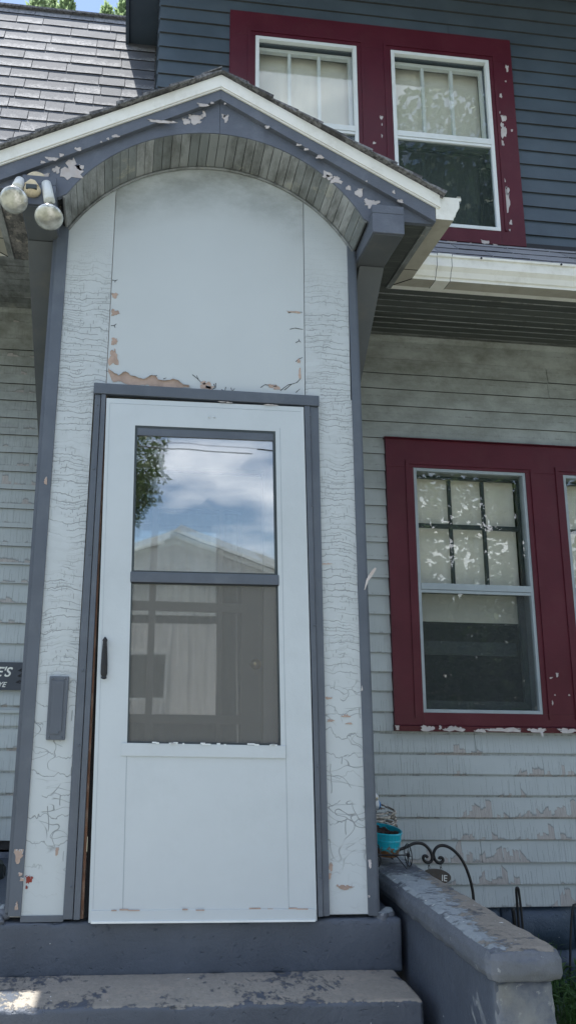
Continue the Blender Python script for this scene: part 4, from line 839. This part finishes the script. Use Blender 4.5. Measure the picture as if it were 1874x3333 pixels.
def wheel(x, y, z, r):
    w = MB(); w.tube([(x, y+r*math.cos(2*math.pi*i/24), z+r*math.sin(2*math.pi*i/24)) for i in range(25)], .0022, 6, False)
    w.tube([(x-.006, y, z), (x+.006, y, z)], .008, 8)
    for i in range(8): w.tube([(x, y, z), (x, y+r*math.cos(math.pi*i/4), z+r*math.sin(math.pi*i/4))], .0013, 5, False)
    w.build('wheel', 'black', tub)
for x in (.782, .918):
    for y in (.285, .50): wheel(x, y, .162, .044)
cf_ = MB(); cf_.tube([(.778, .285, .162), (.922, .285, .162)], .003, 6).tube([(.778, .50, .162), (.922, .50, .162)], .003, 6).tube([(.845, .27, .150), (.845, .53, .150)], .003, 6)
cf_.tube([(.862, .26, .158), (.885, .215, .122), (.905, .25, .160)], .0024, 6).tube([(.862, .26, .158), (.862, .30, .16)], .0024, 6)
cf_.build('cart_frame', 'black', tub)
nest = MB(); rr = random.Random(11)
for i in range(150):
    a = rr.uniform(0, 6.28); z = rr.uniform(.125, .285); r0 = .088+.022*math.sin((z-.12)/.165*2.2)+rr.uniform(-.008, .008); ln_ = rr.uniform(.6, 1.7); tl = rr.uniform(-.025, .025)
    nest.tube([(.885+r0*math.cos(a+ln_*t), .66+r0*math.sin(a+ln_*t), z+tl*t+rr.uniform(-.002, .002)) for t in (0, .25, .5, .75, 1)], rr.uniform(.002, .0045), 5)
nt_ = nest.build('twig_basket', 'twig', None, smooth=True); nt_.location = (0, 0, 0)
tag(nt_, 'round grey twig nest basket behind the turquoise planter', 'basket')
bx_ = onY(1217, 2610, .745).x-.888
bird = thing('bird_figurine', 'small pale bird figurine with blue wing beside the porch corner, above the nest', 'figurine', (.892, .745, .27))
mb = MB(); mb._sph((.888, .745, .300), .026, .038, .030, 14); mb._sph((.884, .722, .336), .019, .021, .019, 12); mb.shear(lambda x, y, z: (x+bx_, y, z)).build('body', 'birdpale', bird, smooth=True)
MB()._sph((.906, .752, .298), .014, .036, .024, 12).shear(lambda x, y, z: (x+bx_, y, z)).build('wing', 'birdblue', bird, smooth=True)
MB().lathe([(.006, 0), (.004, .008), (.0005, .016)], (.888, .704, .334), (0, -1, -.2), 8).shear(lambda x, y, z: (x+bx_, y, z)).build('beak', 'cream', bird)
MB().hexa([(.886, .77, .285), (.914, .77, .285), (.920, .82, .262), (.890, .82, .262), (.886, .77, .295), (.914, .77, .295), (.920, .82, .268), (.890, .82, .268)]).shear(lambda x, y, z: (x+bx_, y, z)).build('tail', 'birdblue', bird)
MB().box(.878, .882, .74, .744, .262, .285).box(.894, .898, .74, .744, .262, .285).shear(lambda x, y, z: (x+bx_, y, z)).build('leg', 'black', bird)
# scroll hanger with oval plaque
YH = .75
hk = thing('scroll_sign_hanger', 'black iron garden hanger with two scrolls holding an oval plaque', 'garden hook', (1.3, YH, GZ))
def scroll(cx, top, s, xo):
    pts = []
    for i in range(40):
        t = i/39; a = math.radians(200-520*t) if False else 0
    return pts
def path(pxs): return [onY(x, y, YH) for x, y in pxs]
def smoothp(p, it=3):
    for _ in range(it):
        q = [p[0]]
        for a, b in zip(p, p[1:]): q += [a*.75+b*.25, a*.25+b*.75]
        p = q+[p[-1]]
    return p
P1 = path([(1541, 2948), (1538, 2900), (1526, 2850), (1505, 2800), (1475, 2765), (1444, 2750), (1420, 2755), (1408, 2778), (1414, 2800), (1428, 2811), (1441, 2803), (1440, 2792), (1430, 2791), (1428, 2797)])
P1 = [Vector((P1[0].x+.01, YH, GZ-.05))]+P1
MB().tube(smoothp(P1), .0075, 8).build('hanger_rod', 'black', hk, smooth=True)
P2 = path([(1322, 2758), (1345, 2744), (1375, 2744), (1398, 2765), (1407, 2790), (1402, 2806), (1386, 2808), (1376, 2797), (1377, 2786), (1386, 2785), (1390, 2791)])
P2 = [Vector((P2[0].x-.09, YH, GZ-.05)), Vector((P2[0].x-.09, YH, .02)), Vector((P2[0].x-.05, YH, .09))]+P2
MB().tube(smoothp(P2), .0075, 8).build('hanger_rod', 'black', hk, smooth=True)
def link(px, py):
    c = onY(px, py, YH-.003); MB().tube([(c.x+.004*math.cos(a), c.y, c.z+.009*math.sin(a)) for a in [2*math.pi*i/12 for i in range(13)]], .0014, 5, False).build('chain_link', 'black', hk)
for p in ((1394, 2813), (1395, 2823), (1433, 2818), (1434, 2828)): link(*p)
oc = onY(1420, 2851, YH-.003)
pl = thing('oval_plaque', 'small oval slate plaque with pale raised letters hanging from the iron scrolls', 'sign', tuple(oc))
mb = MB(); mb.lathe([(.95, 0), (1, .002), (1, .007), (.95, .009)], oc, (0, -1, 0), 36, .072, .0385) if False else None
mb = MB(); vs = []; n = 36
ring = lambda s_, y: [(oc.x+.070*s_*math.cos(2*math.pi*k/n)+.0, y, oc.z+.033*s_*math.sin(2*math.pi*k/n)-.10*.070*s_*math.cos(2*math.pi*k/n)) for k in range(n)]
R_ = [ring(.96, YH-.012), ring(1, YH-.009), ring(1, YH-.005)]; vs = sum(R_, [])
mb.add(vs, [tuple(range(n)), tuple(range(2*n, 3*n))[::-1]]+[(j*n+k, j*n+(k+1) % n, (j+1)*n+(k+1) % n, (j+1)*n+k) for j in (0, 1) for k in range(n)]); mb.build('plate', 'rustplate', pl)
def text(body, name, loc, size, m, parent, shear=0, ext=.001, rot=0, fat=0):
    cu = bpy.data.curves.new(name, 'FONT'); cu.body = body; cu.size = size; cu.shear = shear; cu.extrude = ext; cu.offset = fat; cu.materials.append(M[m])
    o = bpy.data.objects.new(name, cu); COL.objects.link(o); o.rotation_euler = (math.pi/2, rot, 0); o.location = loc
    dg = bpy.context.evaluated_depsgraph_get(); me = bpy.data.meshes.new_from_object(o.evaluated_get(dg)); mw_ = Matrix.LocRotScale(o.location, o.rotation_euler, None); bpy.data.objects.remove(o)
    me.transform(mw_); o = bpy.data.objects.new(name, me); COL.objects.link(o); par(o, parent); return o
text('IE', 'letters', (oc.x+.018, YH-.0125, oc.z-.020), .040, 'lettering', pl, 0, .001, math.radians(5))
# iron rods by the foundation
def rodthing(name, label, pts, r, cat, group=None):
    o = MB().tube(smoothp([Vector(p) for p in pts], 2), r, 8).build(name, 'black', None, smooth=True); tag(o, label, cat, group); return o
p = onY(1683, 2888, .9)
rodthing('shepherd_hook', 'tall black iron rod bent over at the top like a hairpin, before the foundation', [(p.x+.012, .9, GZ-.05), (p.x+.016, .9, -.35), (p.x+.006, .9, p.z-.01), (p.x, .9, p.z), (p.x-.008, .9, p.z-.004), (p.x-.006, .905, p.z-.03), (p.x-.002, .91, -.35), (p.x-.004, .91, GZ-.05)], .0062, 'garden hook')
p = onY(1668, 2956, .93)
rodthing('garden_stake', 'thicker short black stake left of the hairpin iron rod', [(p.x+.016, .93, GZ-.05), (p.x+.008, .93, -.4), (p.x, .93, p.z)], .010, 'stake')
p = onY(1859, 2948, .93)
rodthing('garden_stake', 'thin leaning black rod against the foundation at the far right', [(p.x-.06, .90, GZ-.05), (p.x-.05, .91, -.5), (p.x, .93, p.z), (p.x+.03, .94, p.z+.004), (p.x+.06, .94, p.z+.004)], .0055, 'stake')
# ---- floodlight
fl = thing('floodlight_fixture', 'twin-bulb cream and white security floodlight at the left corner of the gable', 'floodlight', (-.80, FY, 2.87))
bc = onY(112, 595, FY-.02)
MB().lathe([(.048, 0), (.048, .006), (.044, .012), (.028, .018)], (bc.x+.008, FY-.023, bc.z), (0, -1, 0), 28).build('base_plate', 'cream', fl, smooth=True)
sc_ = onY(106, 620, FY-.055)
MB()._sph(sc_, .036, .032, .028, 16).build('motion_sensor', 'cream', fl, smooth=True)
MB().box(sc_.x-.022, sc_.x+.022, sc_.y-.0335, sc_.y-.022, sc_.z-.012, sc_.z+.008).build('sensor_lens', 'darksash', fl, bevel=.002)
MB().prism([(sc_.x-.030, sc_.z+.012), (sc_.x+.030, sc_.z+.006), (sc_.x+.012, sc_.z+.030), (sc_.x-.006, sc_.z+.034)], 'y', sc_.y-.030, sc_.y+.01).build('sensor_hood', 'cream', fl, bevel=.003)
MB().tube([onY(112, 590, FY-.03), onY(107, 566, FY-.035)], [.009, .007], 10).build('swivel_knob', 'cream', fl, smooth=True)
def flood(sock0, sock1, bulbc, face, R):
    a, b = onY(*sock0, FY-.035), onY(*sock1, FY-.07); d = (b-a).normalized()
    MB().tube([a-d*.004, a, b, b+d*.002], [.017, .021, .023, .020], 18).build('socket', 'socket', fl, smooth=True)
    MB().tube([Vector((bc.x, FY-.02, bc.z)), a+d*.01], .009, 10).build('swivel_arm', 'socket', fl, smooth=True)
    c = onY(*bulbc, FY-.105); ax = (c-b).normalized()*.55+Vector(face).normalized()*.45; ax.normalize(); h = (c-b).length; o0 = c-ax*h*.92
    L_ = h*.92
    bulb = MB().lathe([(.012, 0), (.012, L_*.16), (.015, L_*.28), (R*.52, L_*.55), (R*.90, L_*.84), (R, L_*.95), (R*.99, L_)], o0, ax, 28).build('bulb', 'silver', fl, smooth=True)
    MB().lathe([(R*.985, -.004), (R*.99, .0), (R*.93, .008), (R*.7, .016), (R*.4, .021), (R*.02, .023)], c, ax, 28).build('lens', 'lens', bulb, smooth=True)
flood((66, 590), (56, 612), (46, 652), (-.05, -1, -.75), .057)
flood((152, 600), (162, 655), (160, 708), (-.10, -.8, -1.25), .058)
# ---- name board at left
sg = thing('name_board', 'slate wall board with white hand-cut letters and carved arrows, left of the porch corner', 'sign', (-1.0, D-.02, .88))
B('board', 'signboard', sg, -1.62, -.815, D-.036, D-.018, .808, .950, bevel=.002)
text("E'S", 'letters', (-.985, D-.0375, .878), .068, 'lettering', sg, .35, .001, math.radians(1), .0012)
text("YE", 'letters', (-.966, D-.0375, .824), .036, 'lettering', sg, .35, .001, math.radians(1), .0006)
for i, (zz, x0) in enumerate(((.908, -.866), (.880, -.868), (.848, -.874))):
    MB().tube([(x0, D-.037, zz), (x0+.05, D-.037, zz+.012)], [.0012, .003], 5).tube([(x0, D-.037, zz), (x0+.022, D-.037, zz+.013)], [.001, .002], 5).tube([(x0, D-.037, zz), (x0+.022, D-.037, zz-.004)], [.001, .002], 5).build('carved_arrow', 'black', sg)
# ---- black sheeting bundle left of the steps
bm = bmesh.new(); bmesh.ops.create_icosphere(bm, subdivisions=5, radius=1)
for v in bm.verts:
    p_ = v.co.copy(); r = 1+.30*mnoise.noise(p_*2.1)+.16*abs(mnoise.noise(p_*6)); v.co = Vector((-.98+.24*p_.x*r, .62+.28*p_.y*r, -.35+.40*p_.z*r))
me = bpy.data.meshes.new('plastic_sheeting'); bm.to_mesh(me); bm.free(); me.materials.append(M['bag']); o = bpy.data.objects.new('plastic_sheeting', me); COL.objects.link(o)
tag(o, 'crumpled black plastic sheeting bundled beside the left porch corner', 'plastic sheet')
# ================================================================ VEGETATION
def leaves(mb, n, c, rad, sz, seed, droop=.3, shell=.55, elong=1.8):
    rr = random.Random(seed)
    lobes = [(Vector((rr.gauss(0, .45), rr.gauss(0, .45), rr.gauss(0, .42))), rr.uniform(.28, .55)) for _ in range(16)]
    for _ in range(n):
        lc, lr = rr.choice(lobes); d = Vector((rr.gauss(0, 1), rr.gauss(0, 1), rr.gauss(0, 1))).normalized(); q = lc+d*lr*(rr.random()**.4 if rr.random() > shell else 1)
        if q.length > 1.25: q *= 1.1/q.length
        p = Vector((c[0]+q.x*rad[0], c[1]+q.y*rad[1], c[2]+q.z*rad[2])); u = Vector((rr.gauss(0, 1), rr.gauss(0, 1), rr.gauss(0, .6)-droop)).normalized(); w = u.orthogonal().normalized(); w = (Matrix.Rotation(rr.uniform(0, 6.28), 3, u) @ w)
        s = sz*rr.uniform(.6, 1.3); a = p; b = p+u*s*elong; m1 = p+u*s*elong*.5+w*s*.5; m2 = p+u*s*elong*.5-w*s*.5
        mb.add([a, m1, b, m2], [(0, 1, 2, 3)])
def tree(name, label, base, crown, rad, n, sz, seed, m='leaf', trunk=.15, group=None, limbs=7):
    t = thing(name, label, 'tree', base, group); rr = random.Random(seed+99); mb = MB()
    top = Vector(crown)+Vector((0, 0, rad[2]*.4)); b = Vector(base)
    mb.tube([b, b.lerp(top, .3)+Vector((rr.uniform(-.1, .1), rr.uniform(-.1, .1), 0)), b.lerp(top, .65), top], [trunk, trunk*.75, trunk*.45, trunk*.1], 10)
    for i in range(limbs):
        s_ = b.lerp(top, rr.uniform(.35, .8)); e = Vector(crown)+Vector((rr.uniform(-.8, .8)*rad[0], rr.uniform(-.8, .8)*rad[1], rr.uniform(-.4, .8)*rad[2])); mid = s_.lerp(e, .5)+Vector((0, 0, .1*rad[2])); mb.tube([s_, mid, e], [trunk*.35, trunk*.2, trunk*.04], 7)
    mb.build('trunk', 'bark', t, smooth=True); lm = MB(); leaves(lm, n, crown, rad, sz, seed); lm.build('crown', m, t, fix=False, kind='stuff')
    return t
def spire(name, label, x, y, ztop, w, h, seed, group):
    t = thing(name, label, 'tree', (x, y, GZ), group); MB().tube([(x, y, GZ), (x, y, ztop-h*.5), (x, y, ztop-.2)], [.22, .12, .02], 8).build('trunk', 'bark', t, smooth=True)
    rr = random.Random(seed); mb = MB()
    for i in range(5200):
        f = rr.random()**.6; a = rr.uniform(0, 6.28); bump = .65+.35*math.sin(f*29+3*a+seed)*rr.uniform(.4, 1); r = w*f*bump*rr.random()**.35; p = Vector((x+r*math.cos(a), y+r*math.sin(a), ztop-h*f+rr.uniform(-.15, .15)))
        u = Vector((math.cos(a)+rr.gauss(0, .4), math.sin(a)+rr.gauss(0, .4), rr.gauss(.3, .5))).normalized(); wv = u.orthogonal().normalized()*.05; s = rr.uniform(.12, .28)
        mb.add([p, p+u*s*.5+wv, p+u*s, p+u*s*.5-wv], [(0, 1, 2, 3)])
    mb.build('crown', 'leafpale', t, fix=False, kind='stuff')
for i, (px, py, lab, w, h) in enumerate(((128, 0, 'pale green tree top above the roof, leftmost in the sky gap', .75, 2.6), (222, 4, 'pale green pointed tree top, middle one above the roof ridge', .75, 2.4), (168, 22, 'low rounded leafy tip between the two taller tree tops above the roof', .6, 2.0), (350, 48, 'lowest small leafy tip just clearing the roof ridge', .55, 2.0), (404, 16, 'pale green tree top beside the dormer eave', .8, 2.6))):
    q = onY(px, py, 13+i*.4); spire('background_tree', lab, q.x, q.y, q.z+(.15), w, h, i*5+2, 'trees behind the roof')
tree('shade_tree', 'large leafy tree in the front garden mirrored in the right hand windows', (7.6, -8.4, GZ), (5.6, -7.2, 6.4), (2.7, 2.0, 4.4), 30000, .10, 3, 'leaf', .2)
tree('street_tree', 'leafy tree across the lawn mirrored at the left edge of the door glass', (-1.9, -13.2, GZ), (-1.3, -13, 5.7), (1.6, 1.5, 1.5), 8000, .085, 8, 'leaf', .16)
for i, (x, y, zc, rx_, rz_) in enumerate(((4.6, -10.4, 1.0, 2.2, 2.2), (8.2, -10.6, 1.4, 2.4, 2.6), (11.8, -10.2, 1.2, 2.4, 2.4))):
    tree('shrub', ('broad dark shrub mirrored in the lower window, nearest the path', 'tall dark shrub beyond the front garden tree', 'dark shrub at the far right of the front garden')[i], (x, y, GZ), (x, y, zc), (rx_, 1.2, rz_), 6000, .13, 60+i, 'leaf', .08, 'shrubs along the front garden')
# weeds and grass by the foundation
rr = random.Random(21); gm = MB()
for i in range(2600):
    x, y = rr.uniform(1.03, 3.2), rr.uniform(-.6, 1.02); h = rr.uniform(.08, .30)*(1.25 if y > .2 else .7); a = rr.uniform(0, 6.28); ln = rr.uniform(.02, .16); w = rr.uniform(.002, .0045); pts = []
    dx, dy = math.cos(a), math.sin(a)
    for t in (0, .4, .75, 1): pts.append((Vector((x+dx*ln*t*t, y+dy*ln*t*t, GZ+h*t)), w*(1-t*.92)))
    vs = []; 
    for p_, w_ in pts: vs += [(p_.x-dy*w_, p_.y+dx*w_, p_.z), (p_.x+dy*w_, p_.y-dx*w_, p_.z)]
    gm.add(vs, [(0, 1, 3, 2), (2, 3, 5, 4), (4, 5, 7, 6)])
o = gm.build('grass', 'grass', None, fix=False); tag(o, 'tall unmown grass at the foot of the foundation right of the wall', 'grass'); o['kind'] = 'stuff'
del o['category']
def weed(px, py, y, seed, lab):
    c = onY(px, py, y); t = thing('weed', lab, 'plant', (c.x, y, GZ), 'weeds by the foundation'); rr = random.Random(seed); mb = MB(); st_ = MB()
    for i in range(26):
        a = rr.uniform(0, 6.28); hh = rr.uniform(.6, 1)*(c.z-GZ); rt = rr.uniform(.02, .10); tip = Vector((c.x+rt*math.cos(a), y+rt*math.sin(a), GZ+hh)); st_.tube([(c.x, y, GZ), tip], .0014, 4, False)
        for j in range(9):
            b = rr.uniform(0, 6.28); f = rr.uniform(.55, 1); p_ = Vector((c.x, y, GZ)).lerp(tip, f); u = Vector((math.cos(b), math.sin(b), rr.uniform(-.1, .8))).normalized(); l_ = rr.uniform(.03, .085); wv = u.cross(Vector((0, 0, 1))).normalized()*l_*.09
            mb.add([p_, p_+u*l_*.5+wv, p_+u*l_+Vector((0, 0, -.012)), p_+u*l_*.5-wv], [(0, 1, 2, 3)])
    st_.build('stem', 'grass', t); mb.build('foliage', 'grass', t, fix=False, kind='stuff')
weed(1757, 3055, .85, 1, 'spiky green weed behind the wall cap, before the foundation block'); weed(1855, 3130, .75, 2, 'feathery green weed at the base of the thin leaning rod'); weed(1850, 3195, .35, 5, 'low dark green weed beside the end of the wall cap')
# ================================================================ ACROSS THE LAWN (seen mirrored in the glass)
nb_ = thing('neighbour_house', 'white low-gabled house across the front lawn mirrored in the door glass', 'house', (1, -16, GZ))
apx, slp = 1.03, .335; za = 4.72
def ng(x): return za-slp*abs(x-apx)
MB().prism([(-5.2, GZ), (-5.2, ng(-5.2)), (apx, za), (7.2, ng(7.2)), (7.2, GZ)], 'y', -25.5, -16.5).build('wall', 'housewhite', nb_)
for s, xe in ((-1, -5.7), (1, 7.7)):
    MB().hexa([(apx, -26, za+.02), (xe, -26, ng(xe)+.02), (xe, -16.41, ng(xe)+.02), (apx, -16.41, za+.02), (apx, -26, za+.2), (xe, -26, ng(xe)+.2), (xe, -16.41, ng(xe)+.2), (apx, -16.41, za+.2)]).build('roof', 'shinglepale', nb_)
    MB().hexa([(apx, -16.405, za+.0), (xe, -16.405, ng(xe)+.0), (xe, -16.37, ng(xe)+.0), (apx, -16.37, za+.0), (apx, -16.405, za+.24), (xe, -16.405, ng(xe)+.24), (xe, -16.37, ng(xe)+.24), (apx, -16.37, za+.24)]).build('fascia', 'storm', nb_)
for x in (-3, -.3, 3.2): 
    w_ = frame_mb(x, x+1.2, .4, 1.7, .08, -16.5, -16.42).build('window', 'storm', nb_); B('pane', 'glassdim', w_, x+.08, x+1.12, -16.47, -16.46, .48, 1.62); B('pane', 'dark', w_, x+.08, x+1.12, -16.497, -16.49, .48, 1.62)
for i in range(24): B('vertical_board', 'housewhite', nb_, -5.1+i*.5, -5.06+i*.5, -16.5, -16.47, GZ+.1, ng(-5.08+i*.5)-.06)

def mirrored(px, py, Y):
    p = onY(px, py, 0); d = p-CP; d.y = -d.y; return p+d*(Y/d.y)
ul = thing('utility_line', 'overhead wires on wooden poles along the street, mirrored at the top of the door glass', 'power line', (-14, -11.5, GZ))
for k, ((xa, ya), (xb, yb)) in enumerate((((451, 1430), (881, 1461)), ((430, 1768), (900, 1905)))):
    a, b = mirrored(xa, ya, -11.5), mirrored(xb, yb, -11.5); sl_ = (b.z-a.z)/(b.x-a.x); sl_ = max(-.02, min(.02, sl_)) if k else sl_
    if k == 0: MB().tube([(x, -11.5, a.z+sl_*(x-a.x)) for x in (-14, -4, 0, 4, 14)], .016, 6).build('wire', 'black', ul)
    zt_ = a.z
for x in (-14, 14): MB().tube([(x, -11.5, GZ), (x, -11.5, 8.5)], [.16, .11], 12).build('pole', 'bark', ul, smooth=True); MB().box(x-.9, x+.9, -11.56, -11.44, 7.6, 7.72).build('crossarm', 'bark', ul)
